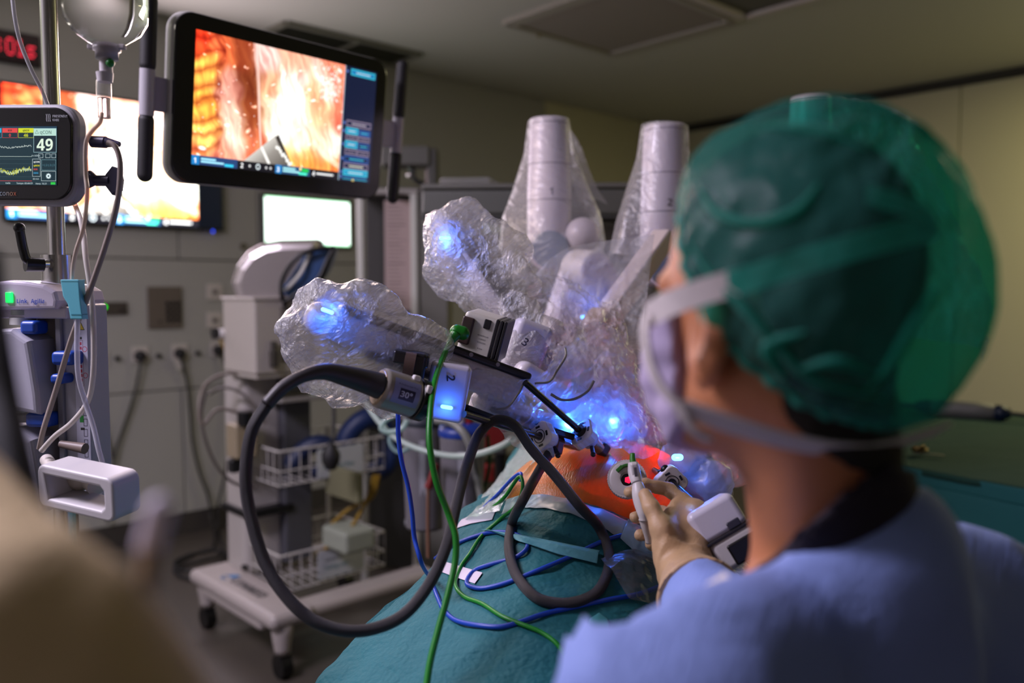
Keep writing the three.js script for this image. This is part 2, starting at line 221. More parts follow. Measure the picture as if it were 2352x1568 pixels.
// ---------------------------------------------------------------- pictures on screens
function drawEndo(c, w, h) {   // the camera picture of the operation: soft tissue, a grasper, overlays
  const blob = (x, y, rx, ry, rot, col, a = 1, hard = .2) => { c.save(); c.translate(x * w, y * h); c.rotate(rot); c.scale(rx * w, ry * w); const g = c.createRadialGradient(0, 0, hard, 0, 0, 1); g.addColorStop(0, col + Math.round(a * 255).toString(16).padStart(2, '0')); g.addColorStop(1, col + '00'); c.fillStyle = g; c.beginPath(); c.arc(0, 0, 1, 0, 7); c.fill(); c.restore(); };
  const stroke = (pts, lw, col, a = 1) => { c.save(); c.globalAlpha = a; c.strokeStyle = col; c.lineWidth = lw * w; c.lineCap = c.lineJoin = 'round'; c.beginPath(); pts.forEach((p, i) => i ? c.lineTo(p[0] * w, p[1] * h) : c.moveTo(p[0] * w, p[1] * h)); c.stroke(); c.restore(); };
  const pal = [[.03, .03, 225, 55, 28], [.15, .06, 228, 105, 60], [.29, .04, 150, 62, 34], [.43, .05, 236, 192, 182], [.62, .04, 245, 172, 142], [.92, .07, 240, 130, 100], [.07, .3, 246, 165, 70], [.07, .55, 238, 148, 58], [.07, .75, 250, 180, 90], [.05, .95, 232, 118, 70], [.21, .4, 222, 150, 132], [.24, .62, 246, 205, 180], [.26, .8, 252, 220, 196], [.2, .94, 238, 148, 118], [.325, .33, 118, 48, 24], [.35, .56, 150, 66, 34], [.39, .8, 214, 104, 70], [.46, .3, 238, 170, 130], [.48, .55, 252, 226, 190], [.58, .48, 255, 255, 252], [.62, .25, 255, 240, 226], [.7, .48, 255, 252, 238], [.54, .68, 255, 255, 246], [.68, .74, 255, 236, 192], [.6, .9, 250, 178, 90], [.72, .93, 250, 148, 60], [.79, .35, 238, 176, 130], [.87, .2, 250, 216, 202], [.86, .5, 250, 190, 142], [.96, .42, 234, 118, 90], [.93, .72, 255, 238, 220], [.84, .68, 250, 222, 184], [.97, .93, 244, 118, 50], [.85, .9, 250, 150, 70]];
  const W2 = 480, H2 = 290, cv = document.createElement('canvas'); cv.width = W2; cv.height = H2; const c2 = cv.getContext('2d'), im = c2.createImageData(W2, H2);
  for (let y = 0; y < H2; y++) for (let x = 0; x < W2; x++) {
    let u = x / W2, v = y / H2; const n1 = fbm(u * 6, v * 4, 1, 3), n2 = fbm(u * 6 + 9, v * 4, 2, 3); u += n1 * .07; v += n2 * .09;
    let r = 0, g = 0, b = 0, ws = 0; for (const [pu, pv, R, Gc, B] of pal) { const wg = Math.exp(-((u - pu) ** 2 / .0032 + (v - pv) ** 2 / .011)); r += R * wg; g += Gc * wg; b += B * wg; ws += wg; } r /= ws; g /= ws; b /= ws;
    const fib = 1 + .16 * noise(u * 34 - v * 7, v * 5, 3) + .08 * noise(u * 90 - v * 14, v * 9, 6);
    let k = fib; if (u < .16) k *= .8 + .32 * Math.abs(Math.cos((v + u * .5) * 26)); if (u > .12 && u < .17) k *= .78 + .2 * Math.abs(u - .145) * 40;
    const hot = Math.max(0, fbm(u * 22, v * 16, 8, 2) - .34) * 900; const o = (y * W2 + x) * 4; im.data[o] = Math.min(255, r * k + hot); im.data[o + 1] = Math.min(255, g * k * k + hot); im.data[o + 2] = Math.min(255, b * k * k + hot); im.data[o + 3] = 255;
  }
  c2.putImageData(im, 0, 0); c.imageSmoothingEnabled = true; c.drawImage(cv, 0, 0, w, h);
  for (let k = 0; k < 5; k++) stroke([[.35 + k * .007, .0], [.385 + k * .004, .3], [.405 + k * .003, .6], [.435, .88]], .006, ['#f8dcd2', '#e0a49a', '#fff2ea'][k % 3], .6);
  stroke([[.8, .7], [.88, .8], [1, .88]], .03, '#fff4e0', .55);
  let s = 11; const rn = () => { s = s * 16807 % 2147483647; return s / 2147483647; };
  for (let k = 0; k < 90; k++) blob(.82 + rn() * .16, .03 + rn() * .3, .003 + rn() * .006, .003 + rn() * .008, rn() * 3, '#ffffff', .9, .4);
  for (let k = 0; k < 60; k++) blob(rn(), .3 + rn() * .6, .002 + rn() * .006, .002 + rn() * .004, rn() * 3, '#ffffff', .8, .4);
  blob(.06, .87, .03, .012, .1, '#ffffff', 1, .5);
  // steel grasper with frayed white tip
  c.save(); c.translate(.49 * w, .92 * h); c.rotate(-.62); c.scale(1.35, 1.35); const gr = c.createLinearGradient(0, -.075 * w, 0, .075 * w); gr.addColorStop(0, '#c9c4bd'); gr.addColorStop(.35, '#8b857f'); gr.addColorStop(.7, '#6a645e'); gr.addColorStop(1, '#4a433c'); c.fillStyle = gr; c.fillRect(-.3 * w, -.07 * w, .38 * w, .14 * w); c.fillStyle = '#efece6'; c.fillRect(-.01 * w, -.07 * w, .012 * w, .14 * w); c.fillStyle = '#3c3632'; c.fillRect(.075 * w, -.065 * w, .02 * w, .12 * w); c.restore();
  for (let k = 0; k < 16; k++) blob(.535 + k * .011 + rn() * .012, .78 + k * .014 + rn() * .03, .013, .011, rn() * 3, '#f6f4ee', 1, .6);
  stroke([[.66, 1.0], [.71, 1.04], [.76, 1.1]], .006, '#50382c', .8);
  // overlay bar
  const b0 = h * .93, bh = h * .07; c.fillStyle = '#16151c'; c.fillRect(0, b0, w, bh);
  c.fillStyle = '#27406e'; c.fillRect(0, b0 - 2, w * .28, bh); c.fillStyle = '#1f77b8'; c.fillRect(0, b0, w * .045, bh); c.fillStyle = '#9fe0f4'; c.fillRect(w * .055, b0 + bh * .2, w * .09, bh * .2); c.fillRect(w * .055, b0 + bh * .5, w * .14, bh * .2); c.fillStyle = '#36c6e8'; c.fillRect(w * .2, b0 + bh * .6, w * .055, bh * .28);
  c.fillStyle = '#fff'; c.font = `bold ${bh * .8}px sans-serif`; c.fillText('1', w * .012, b0 + bh * .8); c.fillText('2', w * .3, b0 + bh * .8); c.fillStyle = '#cfcfcf'; for (const x of [.36, .47, .5]) { c.beginPath(); c.arc(w * x, b0 + bh * .5, bh * .16, 0, 7); c.fill(); } c.strokeStyle = '#e8f4f8'; c.lineWidth = bh * .12; c.beginPath(); c.arc(w * .415, b0 + bh * .5, bh * .28, 0, 7); c.stroke();
  c.fillStyle = '#274b72'; c.fillRect(w * .53, b0 - 2, w * .25, bh); c.fillStyle = '#1f77b8'; c.fillRect(w * .535, b0, w * .04, bh); c.fillStyle = '#fff'; c.fillText('3', w * .543, b0 + bh * .8); c.fillStyle = '#a8e6ea'; c.fillRect(w * .585, b0 + bh * .2, w * .09, bh * .2); c.fillRect(w * .585, b0 + bh * .52, w * .12, bh * .2); c.fillStyle = '#22b84a'; c.fillRect(w * .72, b0 + bh * .12, w * .05, bh * .4); c.fillStyle = '#ffe9a0'; c.beginPath(); c.arc(w * .71, b0 + bh * .2, bh * .18, 0, 7); c.fill(); c.fillStyle = '#4ff0c8'; c.fillRect(w * .7, b0 + bh * .62, w * .06, bh * .25);
  c.fillStyle = '#fff'; c.fillText('4', w * .8, b0 + bh * .8); c.fillStyle = '#e8e8e8'; c.fillRect(w * .83, b0 + bh * .4, w * .13, bh * .22);
}
const endoTex = canvasTex(1280, 780, drawEndo);
const sideTex = canvasTex(256, 760, (c, w, h) => {
  c.fillStyle = '#141d3c'; c.fillRect(0, 0, w, h); c.fillStyle = '#9fb4c4'; c.fillRect(0, 0, 8, h);
  const btn = (x, y, bw, bh, fill, edge, txt) => { c.fillStyle = edge; c.fillRect(x, y, bw, bh); c.fillStyle = fill; c.fillRect(x + 7, y + 9, bw - 14, bh - 18); c.fillStyle = txt; for (let k = 0; k < 9; k++) c.fillRect(x + bw * .22 + k * bw * .065, y + bh * .4, bw * .05, bh * .22); };
  const cy = '#39c8e6', bl = '#2a5aa8', pk = '#8d7f98', dk = '#1d2448', tx = '#d8f6fb';
  btn(48, 12, 196, 42, '#2180bd', cy, tx); btn(38, 350, 200, 44, dk, pk, '#c9bccb'); btn(36, 400, 100, 44, '#2a93c4', cy, tx); btn(138, 406, 98, 40, '#20508f', bl, cy); btn(38, 448, 98, 36, dk, pk, '#8a7d90'); btn(138, 450, 98, 36, dk, pk, '#8a7d90');
  btn(36, 488, 100, 48, '#2a93c4', cy, tx); btn(138, 494, 98, 44, '#152c52', bl, cy); btn(38, 542, 98, 40, dk, pk, '#8a7d90'); btn(138, 544, 98, 40, dk, pk, '#8a7d90'); btn(36, 588, 200, 44, '#152c52', bl, cy); btn(36, 636, 200, 42, dk, pk, '#f4f6dc'); btn(34, 680, 202, 44, '#2ea3cc', cy, tx);
  c.fillStyle = '#2d60b4'; c.fillRect(40, 730, 190, 7); c.fillStyle = cy; c.fillRect(34, 744, 200, 5); c.fillStyle = '#f4d676'; c.beginPath(); c.moveTo(105, 758); c.lineTo(118, 740); c.lineTo(131, 758); c.fill();
  c.fillStyle = '#5b78c8'; for (const y of [34, 372, 425, 514, 610, 702, 733]) { c.beginPath(); c.arc(22, y, 9, 0, 7); c.fill(); }
});
const screenMat = (t, k) => mat(0x020202, .22, { emi: 0xffffff, ei: k, emissiveMap: t });
// ---------------------------------------------------------------- tilted touch monitor on its arm
const MON = { pos: V(-.5572, 1.9911, -2.1248), q: new THREE.Quaternion().setFromEuler(new THREE.Euler(.1427, .8744, .0143, 'YXZ')) };
{
  const t = thing('monitor', 'large tilted touch monitor with thick black bezel and handlebars showing surgery', 'monitor', MON.pos, MON.q);
  const bw = .618, bh = .378, cy = -.004, cx = -.0035;
  obj('housing', slab(bw + .006, bh + .006, .04, .047, .01).translate(cx, cy, -.046), mat(0xa8a6a2, .4), t);
  obj('bezel', slab(bw, bh, .012, .045, .004).translate(cx, cy, -.012), mat(0x060607, .18), t);
  obj('screen_video', new THREE.PlaneGeometry(.422, .299).translate(-.0545, 0, .0015), screenMat(endoTex, 1.2), t);
  obj('screen_menu', new THREE.PlaneGeometry(.109, .299).translate(.211, 0, .0015), screenMat(sideTex, .8), t);
  for (const s of [-1, 1]) {
    const x = s * (bw / 2 + (s < 0 ? .05 : .075)), y0 = -.004;
    const h = obj('handlebar', cyl(.0165, .0165, .1, [x, y0, -.03]), mat(0xa3a0a6, .4), t);
    for (const [yy, hh] of [[.127, .168], [-.12, .154]]) obj('grip', place(new THREE.CapsuleGeometry(.0175, hh - .035, 6, 20), [x, y0 + yy, -.03]), M.rubber, h);
    obj('bracket', box(s < 0 ? .05 : .08, .075, .02, [s * (bw / 2 + (s < 0 ? .022 : .036)), y0, -.035]), mat(0x9b98a0, .4), t);
  }
  obj('mount', cyl(.05, .05, .12, [0, 0, -.11], [Math.PI / 2, 0, 0]), M.grey, t);
  const l = new THREE.RectAreaLight(0xffe2d8, 13.0, .44, .29); l.name = 'monitor_light'; t.add(l); l.position.set(-.05, 0, .004); l.rotation.y = Math.PI;
}
// a rectangle on the left wall between two pixels
const wallRect = (x0, y0, x1, y1, out = 0) => { const a = W(x0, y0, out), b = W(x1, y1, out), w = b.clone().sub(a).dot(UA), c = a.clone().add(b).multiplyScalar(.5); return { c, w, h: a.y - b.y }; };
{ // wall television
  const r = wallRect(4, 190, 510, 525, .05), rs = wallRect(4, 192, 455, 522, .05);
  const yTop = W(403, 249, .05).y, yBot = W(511, 525, .05).y, hh = yTop - yBot, yc = (yTop + yBot) / 2;
  const t = thing('television', 'wall television showing the operation in glowing orange and white', 'television', r.c.clone().setY(yc).addScaledVector(NA, -.05), QA);
  obj('frame', box(r.w + .03, hh + .03, .05, [0, 0, .025], null, .006), M.black, t);
  obj('screen', new THREE.PlaneGeometry(rs.w, hh).translate((rs.w - r.w) / 2, 0, .0515), screenMat(endoTex, 4), t);
  obj('side_strip', new THREE.PlaneGeometry(r.w - rs.w, hh).translate(rs.w / 2, 0, .0512), screenMat(canvasTex(8, 8, (c) => { c.fillStyle = '#0c1220'; c.fillRect(0, 0, 8, 8); }), .7), t);
  obj('status_lamp', sph(.008, [r.w / 2 - .06, -hh / 2 - .02, .05], 8), mat(0x101030, .4, { emi: 0x3050ff, ei: 2 }), t);
  const l = new THREE.RectAreaLight(0xf2e8ff, 10.0, rs.w, hh); l.name = 'television_light'; t.add(l); l.position.set((rs.w - r.w) / 2, 0, .056); l.rotation.y = Math.PI;
}
{ // computer screen in the wall
  const r = wallRect(608, 450, 803, 565, .02), t = thing('wall_screen', 'small blank white computer screen set in the wall', 'screen', r.c.clone().addScaledVector(NA, -.02), QA);
  obj('frame', box(r.w + .05, r.h + .05, .03, [0, 0, .004], null, .006), mat(0x3a3c38, .5), t);
  obj('screen', new THREE.PlaneGeometry(r.w, r.h).translate(0, 0, .0205), screenMat(canvasTex(256, 160, (c, w, h) => { c.fillStyle = '#eafff2'; c.fillRect(0, 0, w, h); c.fillStyle = '#8ee0a0'; c.fillRect(0, 0, w, 3); c.fillRect(0, h - 4, w, 4); c.fillStyle = '#3f8f70'; c.fillRect(w * .2, h - 5, w * .5, 5); }), 2.6), t);
  const l = new THREE.RectAreaLight(0xe8fff0, 1.2, r.w, r.h); l.name = 'wall_screen_light'; t.add(l); l.position.set(0, 0, .025); l.rotation.y = Math.PI;
}
{ // red digital wall clock
  const r = wallRect(-120, 60, 94, 140, .03), t = thing('digital_clock', 'black digital wall clock with red dot-matrix digits', 'clock', r.c.clone().addScaledVector(NA, -.03), QA);
  const hh = W(80, 74, .03).y - W(80, 138, .03).y;
  obj('case', box(r.w, hh + .02, .04, [0, 0, .012], null, .006), M.black, t);
  const tex = canvasTex(512, 128, (c, w, h) => { c.fillStyle = '#0a0202'; c.fillRect(0, 0, w, h); const D = { 0: '01110 10001 10001 10001 10001 10001 01110', 1: '00100 01100 00100 00100 00100 00100 01110', 8: '01110 10001 10001 01110 10001 10001 01110', ':': '00000 00100 00100 00000 00100 00100 00000', s: '00000 00000 01111 10000 01110 00001 11110' };
    const txt = '1:01s'; [...txt].forEach((k, n) => { D[k].split(' ').forEach((row, j) => [...row].forEach((b, i) => { if (b === '1') { c.fillStyle = '#ff3048'; c.beginPath(); c.arc(w - 10 - (5 - n) * 60 + i * 10.5, 30 + j * 11, 4.7, 0, 7); c.fill(); } })); }); });
  obj('digits', new THREE.PlaneGeometry(r.w * .98, hh).translate(-.005, 0, .0335), screenMat(tex, 1.6), t);
}
// ---------------------------------------------------------------- fittings on the left wall
{
  const q = QA, at = (x, y, o = 0) => W(x, y, o), px = (x) => at(x, 700).clone().sub(EYE).length() / FPX * 1.02;
  { const r = wallRect(337, 658, 418, 752, 0), t = thing('control_panel', 'brown metal control panel with keypad on the wall', 'control panel', r.c, q);
    obj('plate', box(r.w, r.h, .016, [0, 0, .008], null, .003), mat(0x5d544a, .45), t);
    for (let j = 0; j < 4; j++) for (let i = 0; i < 3; i++) obj('key', box(r.w * .11, r.h * .09, .012, [r.w * (.06 + i * .165), r.h * (.1 - j * .135), .018], null, .003, 1), M.black, t);
    obj('indicator', cyl(.008, .008, .008, [-r.w * .18, -r.h * .34, .016], [Math.PI / 2, 0, 0], 10), M.dark, t); }
  { const r = wallRect(226, 694, 292, 722, 0), t = thing('status_panel', 'small dark wall panel with a green lamp', 'panel', r.c, q);
    obj('plate', box(r.w, r.h, .014, [0, 0, .007], null, .003), mat(0x3d362f, .5), t);
    obj('lamp', cyl(.011, .011, .008, [-r.w * .33, r.h * .13, .016], [Math.PI / 2, 0, 0], 14), mat(0x00ff20, .4, { emi: 0x18ff30, ei: 1.6 }), t);
    obj('button', cyl(.009, .009, .008, [r.w * .3, -r.h * .2, .016], [Math.PI / 2, 0, 0], 10), M.black, t); }
  for (const [x, y, l] of [[492, 670, 'pale square data socket above a twin on the wall'], [492, 735, 'pale square data socket with a yellow cable plugged in']]) { const t = thing('data_socket', l, 'socket', at(x, y), q, null);
    obj('plate', box(.1, .1, .012, [0, 0, .006], null, .003), M.offwhite, t); obj('port', box(.04, .04, .006, [0, 0, .013], null, .002, 1), mat(0x8d8880, .5), t); obj('port_hole', box(.018, .014, .004, [0, -.004, .016], null, 0), M.dark, t); }
  const spots = [[228, 826, 0], [321, 817, 1], [412, 811, 2], [500, 804, 3]];
  const lab = ['unused wall outlet with grey cover partly behind the pump rack', 'wall outlet with black plug and bare cord', 'wall outlet with a plug that carries a paper tag', 'wall outlet with black plug beside the equipment cart'];
  for (const [x, y, k] of spots) { const t = thing('power_outlet', lab[k], 'outlet', at(x, y), q);
    obj('plate', box(.095, .095, .012, [0, .008, .006], null, .003), M.offwhite, t); obj('well', cyl(.034, .034, .014, [0, 0, .008], [Math.PI / 2, 0, 0]), M.grey, t); }
  const cord = (pts, r, m, name, label, cat = 'cable', group) => solo(name, tube(pts, r, pts.length * 10, 8), m, label, cat, group);
  const plug = (x, y, pts, label, extra) => { const p0 = at(x, y, .018), t = thing('mains_cable', label, 'power cord', p0, q); obj('plug', [lathe([[0, .04], [.02, .04], [.032, .03], [.034, 0], [0, 0]], [0, 0, 0], [Math.PI / 2, 0, 0], 20)], M.rubber, t); obj('cord', tube([p0.clone().addScaledVector(NA, .035), ...pts], .0085, pts.length * 12, 8), M.rubber, t, true); extra?.(t, p0); };
  const f = (x, y) => { const p = G(x, y, .012); return p; };
  plug(321, 817, [at(322, 840, .05), at(312, 890, .04), at(298, 940, .03), at(282, 985, .03), at(265, 1035, .04), at(254, 1090, .05), at(248, 1150, .05), at(246, 1200, .06)], 'black power cord hanging straight to the pump rack');
  plug(412, 811, [at(420, 835, .05), at(430, 880, .04), at(437, 950, .04), at(443, 1020, .04), at(458, 1085, .05), at(478, 1140, .06), at(486, 1190, .08), f(484, 1262), f(440, 1272), f(402, 1290), f(420, 1310), f(470, 1305), f(512, 1285), f(520, 1270), f(480, 1262), f(430, 1280), f(400, 1308), f(430, 1326), f(490, 1318), f(535, 1296)], 'black power cord with paper tag that coils on the floor', (t) => obj('tag', place(box(.035, .075, .001, [0, 0, 0], null, 0), [-.022, -.065, .03], [0, .2, .45]), mat(0xbdb8b4, .7), t));
  plug(500, 804, [at(512, 822, .05), at(520, 850, .05), at(524, 905, .04), at(526, 960, .05), at(524, 1040, .06), at(512, 1110, .07), at(500, 1165, .08), at(500, 1210, .1), f(505, 1275), f(470, 1285), f(425, 1298), f(405, 1316), f(450, 1330), f(505, 1318), f(545, 1290)], 'black power cord that runs down behind the cart to the floor coil');
  cord([at(232, 868, .02), at(234, 910, .03), at(240, 960, .03), at(248, 1005, .03), at(258, 1050, .04), at(262, 1100, .05)], .006, M.rubber, 'thin_cable', 'thin dark cable beside the bare black cord on the wall');
  cord([at(500, 752, .02), at(505, 775, .04), at(515, 800, .05), at(525, 840, .06), at(545, 880, .08), at(570, 925, .1), at(585, 955, .12)], .007, mat(0xb08a20, .5), 'data_cable', 'yellow data cable hanging from the lower socket');
  for (const [x, y, lb] of [[270, 823, 'beside the unused outlet'], [365, 817, 'between the bare plug and the tagged plug'], [455, 811, 'between the tagged plug and the cart']]) { const o = solo('ground_stud', place(cyl(.014, .016, .02, [0, 0, 0], [Math.PI / 2, 0, 0], 14), at(x, y, .01), q), M.dark, 'small dark round earthing stud ' + lb, 'stud', 'earthing studs between the outlets'); }
  for (const [x, y, l] of [[560, 565, 'dark round wall button below the television'], [557, 627, 'dark round wall button level with the silver device']]) solo('wall_button', place(cyl(.02, .022, .02, [0, 0, 0], [Math.PI / 2, 0, 0], 16), at(x, y, .01), q), mat(0x5a5648, .5), l, 'button');
}
// ---------------------------------------------------------------- drip stand, pump rack and brain monitor on the left
const clear = (c = 0xf4f4f6, t = .85, r = .15) => mat(c, r, { transmission: t, thickness: 0, ior: 1.45 });
const poleAt = P(122, 330, 1.42), poleXZ = (y) => V(poleAt.x, y, poleAt.z);
{
  const t = thing('drip_stand', 'polished steel drip stand pole with black clamp lever', 'drip stand', poleXZ(0));
  const yTop = P(110, -120, 1.42).y, yj = P(135, 592, 1.42).y, yl = P(135, 650, 1.42).y;
  obj('upper_pole', cyl(.0138, .0138, yTop - yj + .1, [0, (yTop + yj) / 2, 0], null, 28), M.steel, t);
  obj('lower_pole', cyl(.02, .02, yl, [0, yl / 2, 0], null, 28), M.steel, t);
  obj('collar', cyl(.0255, .0255, .12, [0, yj - .055, 0], null, 28), M.steel, t);
  const a = P(105, 603, 1.4), lev = obj('lever', [tube([P(100, 606, 1.39), P(78, 604, 1.38), P(62, 596, 1.37), P(53, 570, 1.365), P(48, 545, 1.36), P(44, 523, 1.355)], .0075, 30, 10), between(P(100, 608, 1.39), P(58, 606, 1.37), .011, .0125), sph(.009, P(44, 523, 1.355), 10)], M.black, t, true);
  obj('pin', between(P(96, 606, 1.39), P(108, 606, 1.4), .007), M.steel, t, true);
  for (let k = 0; k < 5; k++) { const an = k * Math.PI * .4; const b = obj('base_leg', between(V(0, .09, 0), V(Math.cos(an) * .28, .07, Math.sin(an) * .28), .016, .012), M.grey, t); obj('wheel', cyl(.035, .035, .025, [Math.cos(an) * .28, .035, Math.sin(an) * .28], [Math.PI / 2, 0, an]), M.rubber, b); }
}
{ // brain monitor
  const q = new THREE.Quaternion().setFromEuler(new THREE.Euler(-.0286, -.1053, -.0191, 'YXZ')), t = thing('patient_monitor', 'black-faced brain monitor clamped to the drip stand reading 49', 'monitor', V(-.7746, 1.7562, -1.2973), q);
  const cx = -.012, cy = .0035, w = .226, h = .15;
  obj('housing', [slab(w + .006, h + .006, .03, .034, .008).translate(cx, cy, -.034), slab(w - .03, h - .03, .03, .025, .008).translate(cx, cy, -.058)], mat(0x8e8c93, .45), t);
  obj('front_plate', slab(w - .006, h - .008, .006, .03, .002).translate(cx, cy, -.0055), mat(0x040405, .2), t);
  const tex = canvasTex(900, 540, (c, W_, H_) => {
    c.fillStyle = '#10303a'; c.fillRect(0, 0, W_, H_); c.fillStyle = '#1b3f55'; c.fillRect(0, 0, W_, 20);
    const badge = (x, w, col, name, val) => { c.fillStyle = col; c.fillRect(x, 18, w, 40); c.strokeStyle = col; c.lineWidth = 3; c.strokeRect(x, 18, w, 86); c.fillStyle = '#102018'; c.font = 'bold 24px sans-serif'; c.textAlign = 'center'; c.fillText(name, x + w / 2, 46); c.fillStyle = col; c.font = 'bold 40px sans-serif'; c.fillText(val, x + w / 2, 96); };
    badge(200, 150, '#28b0d8', 'EMG', '0'); badge(360, 150, '#e84848', 'BSR', '0'); badge(520, 150, '#d8e020', 'qNOX', '46');
    c.fillStyle = '#bfe6d8'; c.fillRect(672, 20, 222, 66); c.fillStyle = '#1c3a3a'; c.font = '44px sans-serif'; c.textAlign = 'left'; c.fillText('qCON', 732, 70); c.strokeStyle = '#4a7070'; c.lineWidth = 3; c.beginPath(); c.moveTo(686, 66); c.lineTo(702, 34); c.lineTo(720, 66); c.closePath(); c.stroke();
    c.fillStyle = '#0d2733'; c.fillRect(674, 86, 218, 150); c.strokeStyle = '#9fc4cc'; c.lineWidth = 4; c.strokeRect(672, 20, 222, 218); c.fillStyle = '#e9fbe6'; c.font = 'bold 150px sans-serif'; c.textAlign = 'center'; c.fillText('49', 783, 222); c.textAlign = 'left';
    let s = 5; const rn = () => { s = s * 16807 % 2147483647; return s / 2147483647 - .5; };
    const trace = (y, amp, col, lw) => { c.strokeStyle = col; c.lineWidth = lw; c.beginPath(); for (let x = 0; x < 650; x += 4) { const v = y + amp * (Math.sin(x * .018) * .5 + rn()); x ? c.lineTo(x, v) : c.moveTo(x, v); } c.stroke(); };
    trace(188, 18, '#e8f2ea', 3); c.fillStyle = '#d8e8e0'; c.fillRect(0, 276, 655, 3); c.fillStyle = '#5c7c80'; for (const y of [300, 342, 388, 462]) for (let x = 0; x < 650; x += 12) c.fillRect(x, y, 6, 2); trace(408, 40, '#e8e838', 4); trace(414, 34, '#d8f0d0', 3); c.fillStyle = '#d84850'; c.fillRect(0, 500, 655, 4);
    c.strokeStyle = '#dfeef0'; c.lineWidth = 3; c.strokeRect(720, 252, 44, 36); c.strokeRect(790, 252, 44, 36); c.strokeRect(850, 252, 40, 36); c.fillStyle = '#dfeef0'; c.font = '20px sans-serif'; c.fillText('4 x kOhm', 650, 276); c.strokeRect(660, 300, 78, 160); c.strokeStyle = '#86aeb6'; c.strokeRect(750, 306, 140, 96); c.strokeStyle = '#dfeef0'; c.strokeRect(748, 412, 142, 88);
    c.font = 'bold 22px sans-serif'; [['qCON', '#fff'], ['qNOX', '#e8e020'], ['BSR', '#e84848'], ['EMG', '#38a8e0']].forEach(([a, b], i) => { c.fillStyle = b; c.fillText(a, 670, 334 + i * 34); });
    c.fillStyle = '#5c94a4'; c.font = '26px sans-serif'; c.fillText('< ( 2 ( 2 ( 3', 758, 364); c.save(); c.translate(818, 456); c.fillStyle = '#e8fbff'; for (let k = 0; k < 10; k++) { c.rotate(Math.PI / 5); c.fillRect(-4, -26, 8, 14); } c.beginPath(); c.arc(0, 0, 18, 0, 7); c.fill(); c.fillStyle = '#10303a'; c.beginPath(); c.arc(0, 0, 8, 0, 7); c.fill(); c.restore();
    c.fillStyle = '#dfeef0'; c.font = '20px sans-serif'; c.fillText('30 min', 662, 490); c.font = '22px sans-serif'; c.fillText('nada', 390, 530); c.fillText('Tempo: 00:44:01', 500, 532); c.fillText('Hora: 16:31', 690, 534); c.fillStyle = '#2cd048'; c.fillRect(840, 512, 46, 22);
  });
  obj('screen', new THREE.PlaneGeometry(.15, .09).translate(0, 0, .0015), screenMat(tex, .8), t);
  const txt = (name, w, h, fn, x, y) => print(name, w, h, 64, fn, t, [x, y, .0016], null, { alpha: true, rough: .4 });
  txt('maker_mark', .036, .013, (c, w, h) => { c.fillStyle = '#b8bcc0'; c.font = `${h * .4}px sans-serif`; c.fillText('FRESENIUS', w * .32, h * .45); c.fillText('KABI', w * .32, h * .9); c.lineWidth = 4; c.strokeStyle = '#b8bcc0'; for (let k = 0; k < 3; k++) { c.beginPath(); c.moveTo(6 + k * 14, 4); c.bezierCurveTo(20 + k * 14, h * .4, 0 + k * 14, h * .6, 16 + k * 14, h - 4); c.stroke(); } }, .074, .058);
  txt('model_mark', .034, .011, (c, w, h) => { c.font = `${h * .95}px sans-serif`; [['c', '#80909c'], ['o', '#7c8488'], ['n', '#888078'], ['o', '#8c6850'], ['x', '#a05030']].reduce((x, [k, col]) => { c.fillStyle = col; c.fillText(k, x, h * .78); return x + c.measureText(k).width; }, 6); }, -.004, -.0585);
  obj('cable_plug', [between(V(.112, .028, -.03), V(.135, .027, -.03), .009, .009), between(V(.135, .027, -.03), V(.158, .024, -.03), .008, .004)], mat(0x2a2146, .4), t);
  obj('clamp_knob', [between(V(.105, -.03, -.035), V(.118, -.032, -.035), .014, .006), between(V(.116, -.032, -.035), V(.14, -.032, -.035), .0085, .0085), prism([[.136, -.04], [.146, -.052], [.156, -.046], [.158, -.03], [.153, -.014], [.146, -.012], [.136, -.024]], .008, .002).translate(0, 0, -.039)], mat(0x1d1a3a, .4), t);
  obj('pole_clamp', box(.06, .06, .06, [.02, 0, -.085]), M.dark, t);
  const l = new THREE.RectAreaLight(0xa8d0d8, .5, .15, .09); l.name = 'patient_monitor_light'; t.add(l); l.position.set(0, 0, .003); l.rotation.y = Math.PI;
}
